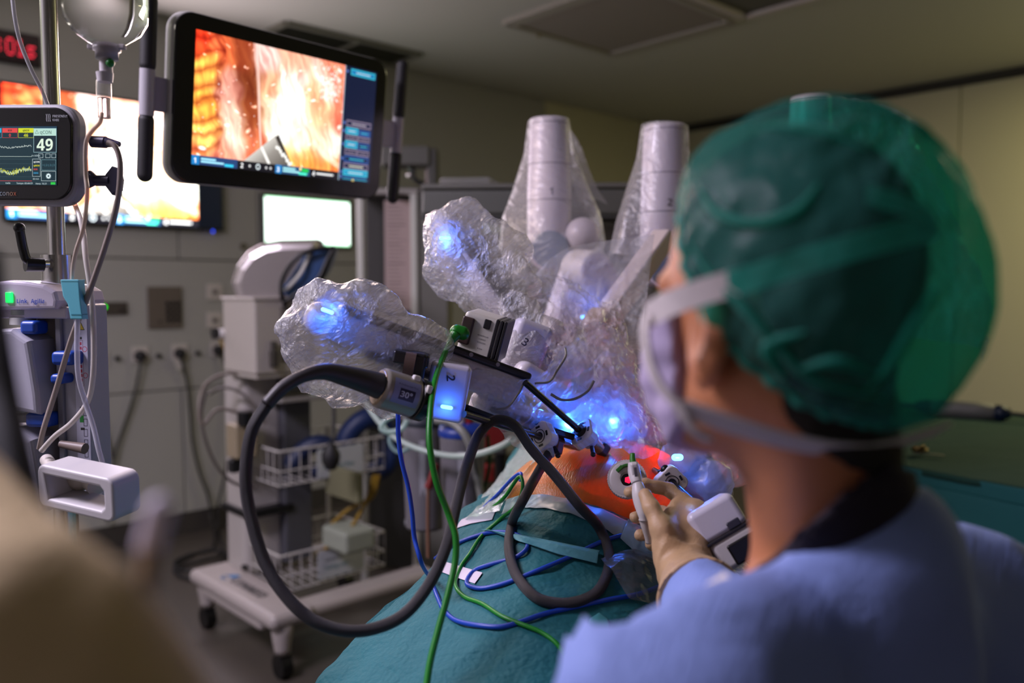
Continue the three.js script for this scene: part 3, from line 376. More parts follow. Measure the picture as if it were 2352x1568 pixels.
{ // infusion bottle
  const d = 1.16, k = d / FPX, top = P(245, 98, d), t = thing('infusion_bottle', 'clear plastic infusion bottle hanging upside down with drip chamber', 'bottle', V(top.x, top.y, top.z));
  const R = 91 * k;
  obj('bottle_body', lathe([[0, .2], [R * .9, .2], [R, .19], [R, .05], [R * .97, .03], [R * .8, .014], [R * .45, 0], [R * .3, -.004], [0, -.004]].reverse(), null, null, 48), mat(0xffffff, .04, { transmission: 1, thickness: .1, ior: 1.34 }), t);
  obj('bottle_cap', lathe([[0, 0], [R * .32, 0], [R * .33, -.008], [R * .27, -.01], [R * .27, -.02], [0, -.02]].map(([a, b]) => [a, b - .003]).reverse()), mat(0xa9a3a6, .4, { transmission: .3 }), t);
  for (const s of [-1, 1]) obj('cap_wing', box(.012, .006, .008, [s * R * .36, -.006, 0]), mat(0xa9a3a6, .4), t);
  obj('spike', [cyl(.0085, .0085, .02, [-.002, -.032, 0]), cyl(.0115, .01, .013, [-.004, -.048, 0])], mat(0xb9b4b8, .4), t);
  obj('green_cap', sph(.006, [.008, -.03, .008], 12), mat(0x0f7a2a, .4), t);
  const ch = obj('drip_chamber', lathe([[0, -.052], [.0098, -.053], [.0102, -.1], [.0085, -.108], [.004, -.111], [.003, -.12], [0, -.12]], [-.006, 0, 0], null, 24), clear(0xffffff, .92, .08), t);
  obj('drip_fluid', cyl(.0085, .0085, .028, [-.006, -.09, 0]), mat(0xe8d0c8, .05, { transmission: .9, thickness: .02, ior: 1.33 }), ch);
  obj('hanger', tube([V(-.01, .2, 0), V(-.02, .24, 0), V(-.06, .36, 0), V(-.1, .5, -.1)], .002, 20, 6), M.steel, t);
}
const line = (name, pts, r, m, label, cat = 'tube', group) => solo(name, tube(pts, r, pts.length * 10, 9), m, label, cat, group);
const pvc = mat(0xd8d2cc, .25, { transmission: .35 }), pvcWarm = mat(0xcfc0b2, .25, { transmission: .3 });
line('infusion_line', [P(235, 258, 1.16), P(230, 280, 1.16), P(212, 300, 1.17), P(199, 322, 1.18), P(197, 400, 1.2), P(200, 440, 1.2), P(192, 520, 1.22), P(175, 575, 1.23), P(168, 612, 1.24), P(166, 648, 1.245)], .003, pvcWarm, 'infusion line running from the drip chamber to the cyan clamp');
line('sensor_cable', [P(247, 327, 1.2), P(262, 334, 1.2), P(274, 362, 1.2), P(275, 420, 1.2), P(266, 480, 1.21), P(240, 570, 1.22), P(205, 670, 1.24), P(165, 775, 1.27), P(130, 890, 1.3), P(100, 985, 1.3), P(90, 1030, 1.31)], .0042, mat(0x8b7f78, .5), 'brownish sensor cable curving from the brain monitor plug', 'cable');
line('infusion_line', [P(172, 468, 1.3), P(184, 500, 1.28), P(192, 540, 1.27), P(197, 590, 1.26), P(207, 655, 1.26), P(214, 730, 1.26), P(213, 870, 1.27), P(200, 925, 1.28), P(165, 970, 1.28), P(125, 1002, 1.29), P(95, 1035, 1.3)], .0042, pvc, 'white tube hanging from behind the brain monitor in a long bow');
line('infusion_line', [P(178, 732, 1.245), P(177, 800, 1.25), P(181, 870, 1.26), P(198, 930, 1.27), P(213, 975, 1.27), P(226, 1030, 1.27), P(240, 1090, 1.28), P(232, 1160, 1.3)], .004, clear(0xe0e0ea, .6, .25), 'clear tube leaving the lower end of the cyan clamp');
line('infusion_line', [P(26, -30, 1.25), P(34, 40, 1.25), P(46, 95, 1.26), P(72, 160, 1.27), P(95, 205, 1.28), P(112, 248, 1.29)], .003, clear(0xd0d0d4, .5, .3), 'thin clear tube crossing in front of the red clock');
{ const c0 = P(172, 688, 1.24), t = thing('roller_clamp', 'cyan plastic roller clamp on the infusion line', 'clamp', c0, new THREE.Quaternion().setFromEuler(new THREE.Euler(0, -.1, 0)));
  const k = 1.24 / FPX, pt = [[148, 645], [188, 645], [190, 690], [194, 730], [169, 730], [164, 698], [153, 680]].map(([x, y]) => [(x - 172) * k, (688 - y) * k]);
  obj('clamp_body', prism(pt.reverse(), .012, .0016).translate(0, 0, -.006), mat(0x5fb4c4, .4), t); obj('clamp_rim', box(.028, .003, .016, [-.002, .0285, 0]), mat(0x5fb4c4, .4), t); obj('clamp_slot', box(.017, .0015, .014, [.007, -.022, .001], null, 0), mat(0x2e7c8c, .5), t); }
{ // pump rack
  const c0 = P(110, 700, 1.36), q = new THREE.Quaternion().setFromEuler(new THREE.Euler(0, -.12, 0)), t = thing('infusion_pump_rack', 'white infusion pump rack with green lamp and blue clamps', 'pump rack', c0, q);
  const k = 1.36 / FPX, X = (x) => (x - 110) * k, Y = (y) => (700 - y) * k;
  const hood = prism([[-60, 660], [-60, 704], [128, 702], [130, 690], [126, 674], [104, 662], [60, 655], [20, 652]].map(([x, y]) => [X(x), Y(y)]), .12, .006).translate(0, 0, -.12);
  obj('hood', hood, mat(0xb9b2c2, .35), t);
  print('hood_text', .05, .013, 96, (c, w, h) => { c.fillStyle = '#2446a4'; c.font = `bold ${h * .72}px sans-serif`; c.fillText('Link⁺ Agilia', 4, h * .72); }, t, [X(74), Y(692), .0075], null, { alpha: true });
  obj('lamp', box(.012, .017, .006, [X(22), Y(683), .006]), mat(0x06c040, .4, { emi: 0x18ff60, ei: 2.2 }), t);
  obj('hood_under', box(.13, .02, .1, [X(60), Y(718), -.055]), mat(0xb9b2c2, .35), t);
  obj('back_plate', box(.07, .32, .05, [X(75), Y(940), -.07]), mat(0x8a8580, .5), t);
  const col = obj('column', box(.048, .34, .06, [X(152), Y(935), -.05], null, .006), mat(0x9a9aa6, .35), t);
  obj('rail', box(.012, .34, .012, [X(118), Y(935), -.02], null, .003), mat(0x6c6c76, .3), col);
  print('instruction_strip', .024, .3, 1024, (c, w, h) => { c.fillStyle = '#b9b9cc'; c.fillRect(0, 0, w, h); c.fillStyle = '#c8b030'; c.beginPath(); c.moveTo(w * .5, 30); c.lineTo(w * .8, 80); c.lineTo(w * .2, 80); c.fill(); c.strokeStyle = '#222'; c.lineWidth = 3; c.stroke(); c.strokeStyle = '#8a6a78'; c.strokeRect(w * .25, 140, w * .4, 260); c.fillStyle = '#b03048'; for (let i = 0; i < 9; i++) c.fillRect(w * .34, 150 + i * 26, w * .22, 17); c.strokeStyle = '#b03048'; for (const y of [190, 340]) { c.beginPath(); c.arc(w * .78, y, 14, 0, 7); c.stroke(); } c.fillStyle = '#222'; for (const y of [120, 410, 520, 640, 900]) c.fillRect(w * .3, y, w * .3, 14); c.fillStyle = '#2a8a3a'; c.fillRect(w * .25, 570, w * .3, 40); c.fillRect(w * .5, 930, w * .3, 30); c.strokeStyle = '#223'; for (let i = 0; i < 6; i++) c.strokeRect(w * .55, 470 + i * 60, w * .25, 40); }, t, [X(170), Y(935), -.0185]);
  const pump = (y, label) => { const b = obj('pump_unit', prism([[-50, 770], [32, 766], [66, 788], [72, 830], [82, 905], [84, 940], [50, 934], [-50, 930]].map(([x, yy]) => [X(x), Y(yy + y)]), .1, .008).translate(0, 0, -.09), mat(0xa9a8b6, .35), t);
    obj('pump_display', box(.012, .034, .004, [X(28), Y(808 + y), .0115], [0, 0, -.12]), M.dark, b); obj('syringe_clamp', cyl(.02, .02, .012, [X(25), Y(738 + y), -.02]), mat(0xb8b8b4, .4), b); obj('syringe_barrel', cyl(.028, .028, .008, [X(28), Y(718 + y), -.03]), clear(0xc8d0c8, .6, .1), b); };
  pump(0); pump(228);
  for (const [x, y, w, h] of [[66, 752, 42, 32], [148, 822, 56, 32], [132, 870, 34, 24], [80, 966, 60, 34]]) obj('blue_clamp', box(w * k, h * k, .035, [X(x), Y(y), -.008], null, .007), M.blue, t);
  obj('fixing_knob', between(V(X(130), Y(1022), .0), V(X(195), Y(1030), .005), .006, .009), mat(0x6a5c54, .5), t);
}
{ // white carrying handle frame
  const c0 = P(205, 1120, 1.22), t = thing('carrying_frame', 'white rounded rectangular handle frame below the pump rack', 'handle frame', c0, new THREE.Quaternion().setFromEuler(new THREE.Euler(.1, -.38, -.04)));
  const hole = new THREE.Path(); const hw = .055, hh = .018, r = .006; hole.moveTo(-hw + r - .004, -hh); hole.lineTo(hw - r, -hh); hole.lineTo(hw, -hh + r); hole.lineTo(hw, hh - r); hole.lineTo(hw - r, hh); hole.lineTo(-hw - .004, hh); hole.closePath();
  obj('frame', slab(.148, .066, .05, .014, .004, hole).translate(0, 0, -.025), mat(0xb9b6b8, .4), t);
  obj('knob', [sph(.022, [-.05, .0, -.03], 16), cyl(.012, .02, .03, [-.03, -.002, -.03], [0, 0, 1.4])], mat(0xb8b0a4, .5), t);
  obj('strut', between(V(-.07, 0, -.01), V(-.16, .0, -.06), .01), M.offwhite, t);
}
// ---------------------------------------------------------------- insufflator cart, hoses and cabinet in the middle distance
const XC = V(.695, 0, .719), ZC = V(-.719, 0, .695), QCART = basis(XC, UP, ZC);
const cart0 = V(-1.12, 0, -3.62);
const wireMat = mat(0xbab6b2, .4);
function wireBasket(parent, o, hgt, w, d, m) {   // a basket with rods, its near right corner at o (local), going -x and -z
  const r = .0036, P3 = (x, y, z) => V(o.x - x * w, o.y - hgt + y * hgt, o.z - z * d);
  const rim = (y, rad) => [[0, 0], [1, 0], [1, 1], [0, 1], [0, 0]].slice(0, 4).map(([x, z], i, a) => { const [x2, z2] = a[(i + 1) % 4]; return between(P3(x, y, z), P3(x2, y, z2), rad, rad, 6); });
  obj('rim', [...rim(1, r * 1.6), ...rim(.42, r), ...rim(0, r)], m, parent);
  const rods = [];
  for (let k = 0; k <= 8; k++) for (const z of [0, 1]) rods.push([P3(k / 8, 1, z), P3(k / 8, 0, z)]);
  for (let k = 0; k <= 11; k++) for (const x of [0, 1]) rods.push([P3(x, 1, k / 11), P3(x, 0, k / 11)]);
  for (const [a, b] of rods) obj('rod', between(a, b, r * .8, r * .8, 6), m, parent);
  for (let k = 1; k < 12; k++) obj('floor_rod', between(P3(0, 0, k / 12), P3(1, 0, k / 12), r * .8, r * .8, 6), m, parent);
}
{
  const t = thing('insufflator_cart', 'white medical cart on a lettered base with two wire baskets', 'cart', cart0, QCART), inv = (p) => t.worldToLocal(p.clone());
  // base: front bar plus two arms
  const bm = mat(0x9c9490, .45), fw = inv(G(650, 1555, 0)), lw = inv(G(478, 1440, 0)), zf = (fw.z + lw.z) / 2;
  const len = fw.x - lw.x + .1, cxm = (fw.x + lw.x) / 2;
  obj('base_bar', [box(len, .065, .2, [cxm, .245, zf - .03], null, .03, 4), box(len * .7, .05, .18, [cxm, .205, zf - .03], null, .02, 3)], bm, t);
  print('base_lettering', .42, .092, 128, (c, w, h) => { c.fillStyle = '#2a6a9c'; c.beginPath(); c.moveTo(14, h * .5); c.lineTo(60, h * .1); c.lineTo(104, h * .1); c.lineTo(104, h * .52); c.lineTo(70, h * .5); c.fill(); c.strokeStyle = '#2a6a9c'; c.lineWidth = 12; c.beginPath(); c.arc(56, h * .58, 34, .6, 3.4); c.stroke(); c.fillStyle = '#2c2a2c'; c.font = `bold ${h * .72}px sans-serif`; c.fillText('CONMED', 122, h * .78); }, t, [cxm + .01, .2795, zf - .02], [-Math.PI / 2, 0, 0], { alpha: true });
  for (const s of [0, 1]) { const x = s ? fw.x : lw.x; const a = obj('base_arm', box(.13, .06, .75, [x - (s ? .04 : -.04), .235, zf - .4], null, .028, 4), bm, t); }
  for (const [x, z] of [[fw.x, fw.z], [lw.x, lw.z], [fw.x - .02, zf - .72], [lw.x + .02, zf - .72]]) { const l = obj('leg', lathe([[0, .24], [.045, .24], [.042, .18], [.033, .12], [.032, .1], [0, .1]].reverse(), [x, 0, z]), bm, t); obj('wheel', [cyl(.048, .048, .045, [x, .048, z], [Math.PI / 2, 0, 0]), box(.05, .07, .05, [x, .09, z])], M.black, l); }
  // column
  const cp = inv(P(585, 1180, 3.85)), c2 = inv(P(668, 1180, 3.9));
  obj('column', [box(.2, .95, .2, [cp.x, .72, cp.z], null, .04, 4)], mat(0xa8a29e, .45), t);
  obj('column_panel', box(.16, .9, .14, [c2.x, .74, c2.z], null, .01), mat(0x4a4a50, .5), t);
  obj('column_edge', box(.05, .9, .06, [(cp.x + c2.x) / 2 + .015, .74, (cp.z + c2.z) / 2 + .05], null, .008), mat(0xa39d9a, .45), t);
  obj('strap', box(.27, .035, .23, [cp.x + .03, .55, cp.z], null, .01), M.black, t);
  for (const y of [.3, .75, 1.0]) obj('bolt', cyl(.012, .012, .02, [cp.x + .09, y, cp.z + .1], [Math.PI / 2, 0, 0], 10), M.dark, t);
  // shelf and the two baskets
  const kb = inv(P(642, 1038, 3.55)), kb2 = inv(P(644, 1279, 3.55));
  const b1 = obj('basket_frame', between(V(kb.x - .43, kb.y, kb.z - .5), V(kb.x - .43, kb2.y - .2, kb.z - .5), .01), wireMat, t);
  const up = new THREE.Group(); up.name = 'upper_basket'; t.add(up); wireBasket(up, kb, .15, .43, .54, wireMat);
  const lo = new THREE.Group(); lo.name = 'lower_basket'; t.add(lo); wireBasket(lo, kb2, .16, .43, .54, wireMat);
  const card = (g, o, txt) => { const w = .24, h = .13; const b = obj('label_card', box(.004, h, w, [o.x + .006, o.y - .08, o.z - .3], null, 0), mat(0xb4b8bc, .6), g); print('label_text', w * .9, h * .8, 128, (c, ww, hh) => { c.fillStyle = '#4a5058'; c.font = `${hh * .2}px sans-serif`; c.fillText(txt[0], ww * .1, hh * .4); c.fillStyle = '#2a7a8c'; c.font = `italic ${hh * .24}px sans-serif`; c.fillText(txt[1], ww * .06, hh * .75); }, g, [o.x + .009, o.y - .08, o.z - .3], [0, Math.PI / 2, 0], { alpha: true }); };
  card(up, kb, ['airseal ifs', 'Advanced flow']); card(lo, kb2, ['airseal ifs', 'Tubing sets']);
  obj('tray', box(.46, .02, .5, [kb.x - .3, 1.06, kb.z - .3], null, .006), mat(0x8c8784, .5), t);
}
{ // white insufflator box on top
  const c0 = P(610, 852, 3.7), t = thing('insufflator', 'white boxy insufflator with vent slots on top of the cart', 'insufflator', c0, QCART);
  const k = 3.7 / FPX;
  obj('case', box(.3, .325, .34, [.03, .165, -.03], null, .012, 3), mat(0xaaa39b, .5), t);
  obj('top_edge', box(.31, .014, .35, [.03, .325, -.03], null, .004), mat(0xaaa39b, .5), t);
  for (let k2 = 0; k2 < 12; k2++) obj('vent_slot', box(.004, .012, .16, [.182, .06 + k2 * .02, -.06], null, 0), mat(0x57524e, .6), t);
  obj('port', [cyl(.025, .025, .05, [-.13, .17, .155], [Math.PI / 2, 0, 0]), ], M.black, t);
  obj('port_stub', cyl(.022, .022, .08, [-.12, .17, .12], [Math.PI / 2, 0, 0]), M.white, t);
  obj('underside', box(.28, .02, .32, [.03, -.005, -.03], null, .004), mat(0xaaa39b, .5), t);
  obj('connector', [box(.035, .07, .03, [.19, .07, .06], null, .005), cyl(.012, .012, .05, [.19, .12, .06])], mat(0x3a3630, .5), t);
}
{ // silver and blue light source shell lying on the box
  const d = 3.62, k = d / FPX, c0 = P(640, 692, d), t = thing('video_unit', 'rounded silver and dark blue device with a looped black cord', 'device', c0, new THREE.Quaternion().setFromEuler(new THREE.Euler(0, .1, 0)));
  const X = (x) => (x - 640) * k, Y = (y) => (692 - y) * k;
  obj('silver_shell', prism([[568, 680], [560, 650], [570, 622], [590, 596], [616, 581], [650, 575], [714, 573], [716, 580], [690, 630], [654, 668], [652, 680], [610, 680]].map(([x, y]) => [X(x), Y(y)]).reverse(), .16, .045).translate(0, 0, -.16), mat(0xbab2b0, .24, { metalness: .75 }), t);
  obj('blue_plate', prism([[713, 577], [766, 566], [752, 605], [742, 625], [692, 694], [652, 668]].map(([x, y]) => [X(x), Y(y)]).reverse(), .22, .004).translate(0, 0, -.17), mat(0x2a4a78, .35), t);
  obj('plate_edge', tube([P(766, 566, d - .05), P(753, 600, d - .06), P(735, 640, d - .06), P(690, 694, d - .06)], .012, 20, 8), M.black, t, true);
  obj('rim', tube([P(714, 578, d - .06), P(690, 628, d - .08), P(655, 668, d - .07)], .008, 14, 8), mat(0xd8d6cc, .3), t, true);
  obj('base', box(.22, .03, .2, [X(625), Y(684), -.09], null, .008), M.black, t);
  obj('cord', tube([P(765, 570, d - .07), P(720, 574, d - .09), P(685, 590, d - .1), P(662, 615, d - .1), P(647, 650, d - .1), P(648, 680, d - .1), P(655, 696, d - .08), P(645, 715, d - .03), P(639, 750, d - .02), P(634, 790, d - .02), P(631, 815, d - .02)], .0105, 80, 10), M.black, t, true);
  obj('cord_loop', tube([P(655, 692, d - .1), P(690, 668, d - .1), P(730, 640, d - .09), P(750, 600, d - .08), P(766, 568, d - .07)], .009, 40, 8), M.black, t, true);
}
// hoses in and round the baskets
line('corrugated_hose', [P(665, 1075, 3.72), P(695, 1035, 3.74), P(735, 1018, 3.76), P(775, 1040, 3.8), P(765, 1078, 3.82), P(715, 1082, 3.8)], .04, mat(0x0a1c40, .5), 'thick dark blue hose coiled in the upper basket', 'hose');
line('corrugated_hose', [P(785, 1085, 3.88), P(800, 1000, 3.88), P(840, 962, 3.9), P(880, 965, 3.95), P(898, 1010, 4.0), P(888, 1066, 4.0), P(855, 1086, 4.02)], .05, mat(0x0b2350, .5), 'thick blue hose arching out over the basket end', 'hose');
{ const t = thing('rubber_bulb', 'black rubber bulb hanging on a cord over the basket card', 'bulb', P(760, 1050, 3.42)); obj('bulb', lathe([[0, -.055], [.02, -.05], [.036, -.02], [.038, .015], [.02, .05], [.008, .065], [0, .07]], null, null, 20), M.rubber, t); obj('cord', tube([P(765, 1010, 3.42), P(767, 960, 3.45), P(765, 900, 3.5), P(763, 860, 3.55)], .008, 20, 8), M.rubber, t, true); }
line('thin_hose', [P(560, 950, 3.6), P(500, 940, 3.55), P(465, 975, 3.5), P(458, 925, 3.5), P(475, 880, 3.55), P(520, 858, 3.6), P(600, 862, 3.65), P(640, 850, 3.7)], .008, mat(0x6f665e, .5), 'grey hose looping beside the cart column', 'hose');
line('thin_hose', [P(475, 895, 3.5), P(462, 950, 3.5), P(475, 1020, 3.5), P(505, 1080, 3.52), P(540, 1110, 3.55), P(590, 1118, 3.58)], .007, mat(0x4a443f, .5), 'dark thin hose hanging in a bow left of the cart', 'hose');
line('thin_hose', [P(480, 905, 3.6), P(510, 890, 3.6), P(550, 900, 3.6), P(585, 935, 3.6), P(610, 975, 3.6)], .007, mat(0x554e48, .5), 'short hose arching from the wall to the cart', 'hose');
{ const t = thing('gas_filter', 'cream filter block with black cap on the cart column', 'filter', P(555, 1010, 3.62), QCART); obj('block', box(.1, .15, .1, [0, 0, 0], null, .01), mat(0x8d8068, .5), t); obj('cap', cyl(.035, .035, .06, [.04, .1, 0]), M.black, t); obj('valve', box(.05, .06, .05, [-.01, -.11, .03]), M.dark, t); }
for (const [pts, l] of [[[P(860, 1090, 3.7), P(850, 1130, 3.7), P(820, 1190, 3.7), P(790, 1230, 3.7), P(730, 1270, 3.7)], 'yellow tube bundle hanging steeply into the lower basket'], [[P(870, 1090, 3.75), P(855, 1140, 3.75), P(800, 1170, 3.75), P(750, 1215, 3.75)], 'yellow tube slanting across the lower basket']]) line('yellow_tube', pts, .009, mat(0x8a6c14, .5), l);
solo('paper_pack', box(.2, .1, .16, P(800, 1232, 3.7), QCART, .02), mat(0x8a8f82, .7), 'pale packet of tubing lying in the lower basket', 'packet');
solo('paper_pack', box(.26, .13, .03, P(790, 1110, 3.66), QCART, .004), mat(0x6c6a50, .7), 'flat cream packet under the upper basket', 'packet');
{ // grey equipment cabinet
  const QD = new THREE.Quaternion().setFromEuler(new THREE.Euler(0, .75, 0)), d = 4.3, k = d / FPX, c0 = P(905, 1100, d).setY(0), t = thing('equipment_cabinet', 'tall grey equipment cabinet with pale posts and a pinkish paper list', 'cabinet', c0);
  const yT = P(905, 440, d).y, X = (x) => (x - 905) * k;
  obj('back_panel', box(.34, yT, .04, [X(900), yT / 2, -.3], null, .005), mat(0x3d3c3a, .6), t);
  obj('side_panel', box(.14, yT, .34, [X(1000), yT / 2, -.16], null, .005), mat(0x74736c, .5), t);
  for (const x of [835, 956]) obj('post', box(.036, yT, .036, [X(x), yT / 2, .0], null, .01), mat(0xd8d8d0, .35), t);
  obj('top_rail', box(.32, .03, .04, [X(895), yT - .012, .0], null, .008), mat(0xa9a39e, .4), t);
  obj('top_shelf', box(.5, .02, .34, [X(930), yT, -.16], null, .004), mat(0x5f5e59, .5), t);
  print('paper_list', .14, .56, 512, (c, w, h) => { c.fillStyle = '#b8a29e'; c.fillRect(0, 0, w, h); c.fillStyle = '#8a7874'; let s = 3; for (let i = 0; i < 26; i++) { s = s * 16807 % 2147483647; c.fillRect(w * .12, 20 + i * 18, w * (.4 + .4 * (s / 2147483647)), i % 5 ? 3 : 6); } }, t, [X(918), P(918, 588, d).y, -.02]);
  obj('paper_hem', box(.1, .012, .01, [X(918), P(918, 726, d).y, -.02], null, 0), M.dark, t);
  obj('bracket', [between(V(X(1000), P(1000, 447, d).y, .02), V(X(1024), P(1024, 447, d).y, .02), .006), between(V(X(1024), P(1024, 447, d).y, .02), V(X(1024), P(1024, 500, d).y, .02), .006)], mat(0xb09a96, .4), t);
}
{ // spring arm and handle unit above the cabinet
  const d = 4.1, t = thing('equipment_boom', 'grey square-section equipment arm above the cabinet top', 'equipment arm', P(990, 425, d));
  const w = (g) => g; const b = (x0, y0, x1, y1, z) => { const a = P(x0, y0, d), c = P(x1, y1, d); return box(c.x - a.x, a.y - c.y, z, [(a.x + c.x) / 2, (a.y + c.y) / 2, a.z], null, .01); };
  obj('arm_beam', b(880, 340, 990, 384, .16), mat(0x62615a, .5), t, true); obj('arm_post', b(984, 344, 1006, 432, .12), mat(0x4f4e48, .5), t, true); obj('arm_joint', b(978, 388, 984, 425, .05), mat(0xa3918e, .4), t, true);
  obj('black_bar', [b(878, 372, 935, 386, .04), tube([P(940, 380, d), P(948, 392, d), P(950, 408, d), P(960, 418, d), P(975, 422, d)], .012, 20, 8)], M.black, t, true);
  for (const [x, y, r] of [[900, 433, .022], [942, 402, .018]]) obj('chrome_knob', sph(r, P(x, y, d), 14), M.steel, t, true);
}
{ // suction canisters on their stand
  const mkCan = (x, y, d, r, hgt, label, lid) => { const t = thing('suction_canister', label, 'canister', P(x, y, d), null, null);
    obj('jar', lathe([[0, -hgt], [r * .82, -hgt], [r * .86, -hgt + .01], [r, -.02], [r, 0], [0, 0]], null, null, 32), mat(0x77747a, .3, { transmission: .25 }), t);
    const l = obj('lid', lathe([[r * 1.04, -.012], [r * 1.06, 0], [r * 1.0, .018], [r * .6, .026], [0, .026]], null, null, 32), lid, t);
    obj('red_nozzle', [cyl(.012, .014, .05, [r * .3, .045, 0]), cyl(.016, .016, .02, [-r * .5, .035, r * .3])], mat(0x7c1410, .4), l);
    obj('white_port', cyl(.014, .014, .03, [-r * .1, .04, r * .1]), M.white, l);
    obj('scale_strip', box(.02, hgt * .7, .002, [0, -hgt * .5, r * .93], [.06, 0, 0], 0), mat(0x9c9ca4, .5), t); };
  mkCan(975, 965, 2.75, .075, .36, 'grey suction canister under a dark lid behind the draped arm', mat(0x1c222c, .5));
  mkCan(1062, 990, 2.55, .07, .33, 'suction canister with bright blue lid and red nozzles', mat(0x0c2f86, .4));
  const s = thing('canister_stand', 'dark wheeled stand that carries the suction canisters and red fittings', 'stand', P(1040, 1250, 2.85).setY(0));
  const w = (x, y, d) => P(x, y, d);
  obj('post', between(w(1150, 900, 2.9).setY(1.25), w(1150, 900, 2.9).setY(0.05), .02), M.dark, s, true);
  obj('crossbar', between(w(930, 1035, 2.9), w(1160, 1035, 2.9), .012), M.grey, s, true);
  obj('crossbar', between(w(930, 1200, 2.9), w(1160, 1200, 2.9), .012), M.grey, s, true);
  for (const g of [box(.08, .12, .05, w(1135, 990, 2.8)), box(.05, .06, .05, w(1120, 1085, 2.8)), cyl(.015, .015, .07, w(1140, 955, 2.8))]) obj('red_fitting', g, mat(0x6c1210, .45), s, true);
  for (const g of [box(.06, .03, .04, w(1030, 940, 2.75)), box(.05, .05, .04, w(1110, 945, 2.78))]) obj('white_fitting', g, mat(0x9a938c, .5), s, true);
  obj('base', box(.5, .06, .4, w(1040, 1250, 2.9).setY(.06)), M.dark, s, true);
}
line('suction_tube', [P(840, 925, 2.6), P(868, 965, 2.55), P(905, 1003, 2.5), P(960, 1030, 2.45), P(1030, 1046, 2.4), P(1095, 1043, 2.3), P(1150, 1025, 2.2), P(1178, 1008, 2.1)], .009, clear(0xc8d8d0, .5, .3), 'clear suction tube sagging in a long bow toward the patient');
line('suction_tube', [P(915, 950, 2.5), P(885, 965, 2.5), P(876, 985, 2.5), P(895, 992, 2.5), P(925, 982, 2.5), P(935, 965, 2.5)], .008, clear(0xc8e0d8, .5, .3), 'small loop of clear tube under the draped arm');
line('suction_tube', [P(897, 985, 2.6), P(897, 1020, 2.6), P(915, 1038, 2.6), P(940, 1030, 2.6)], .007, clear(0xa8c8c8, .5, .3), 'short clear tube end hanging below the tube loop');
line('suction_tube', [P(1000, 965, 2.5), P(1035, 970, 2.48), P(1065, 995, 2.45), P(1085, 1040, 2.45), P(1095, 1090, 2.5), P(1105, 1140, 2.5), P(1115, 1190, 2.5)], .012, mat(0x8a8c86, .4, { transmission: .3 }), 'wide greyish tube dropping past the blue canister lid');
line('suction_tube', [P(1120, 1000, 2.6), P(1124, 1070, 2.6), P(1112, 1120, 2.6), P(1098, 1165, 2.6), P(1092, 1210, 2.6)], .0055, mat(0x0c4a1c, .45), 'thin dark green tube beside the red fittings');
{ const t = thing('pinch_clamp', 'dark red tubing clamp hanging beside the canister', 'clamp', P(990, 1100, 2.5)); obj('clamp_arm', between(P(1003, 1065, 2.5), P(984, 1120, 2.5), .01, .013), mat(0x6a1414, .45), t, true); obj('tube_end', tube([P(984, 1120, 2.5), P(983, 1180, 2.5), P(984, 1280, 2.5)], .006, 14, 8), mat(0x6a4a38, .5), t, true); }
// ---------------------------------------------------------------- surgical robot: arms in clear sterile film
const axisQ = (a, b) => { const x = b.clone().sub(a).normalize(), y = UP.clone().addScaledVector(x, -x.y).normalize(); return basis(x, y, x.clone().cross(y)); };
const midp = (a, b) => a.clone().add(b).multiplyScalar(.5);
const robW = mat(0xc9c2c6, .35), robG = mat(0x8f8a90, .4), robD = mat(0x1b1a1f, .35);
const film = mat(0xf2f2f6, .36, { transmission: .76, clearcoat: 1, clearcoatRoughness: .07, thickness: 0, ior: 1.45, bump: rep(crinkleTex, 3), bumpN: .012 });
const filmMilky = mat(0xf0efec, .34, { transmission: .83, clearcoat: 1, clearcoatRoughness: .07, thickness: 0, ior: 1.45, bump: rep(crinkleTex, 6), bumpN: .022 });
const filmClear = mat(0xf2f2f6, .3, { transmission: .88, clearcoat: 1, clearcoatRoughness: .07, thickness: 0, ior: 1.45, bump: rep(crinkleTex, 3), bumpN: .012 });
const BLUE = 0x2f6dff, ledMat = mat(0x102040, .3, { emi: 0x4f9cff, ei: 6 });
let nLed = 0;
function led(parent, pos, quat, w = .018, h = .0055, k = .02, name = 'status_light') {   // a lit bar and its light, world coordinates; faces z of quat
  obj(name, place(new THREE.CapsuleGeometry(h / 2, w - h, 4, 10), pos, quat.clone().multiply(new THREE.Quaternion().setFromEuler(new THREE.Euler(0, 0, Math.PI / 2)))), ledMat, parent, true);
  pointLight('blue_led_' + (++nLed), BLUE, k * 1.5, pos.clone().add(V(0, 0, .012).applyQuaternion(quat)), .25);
}
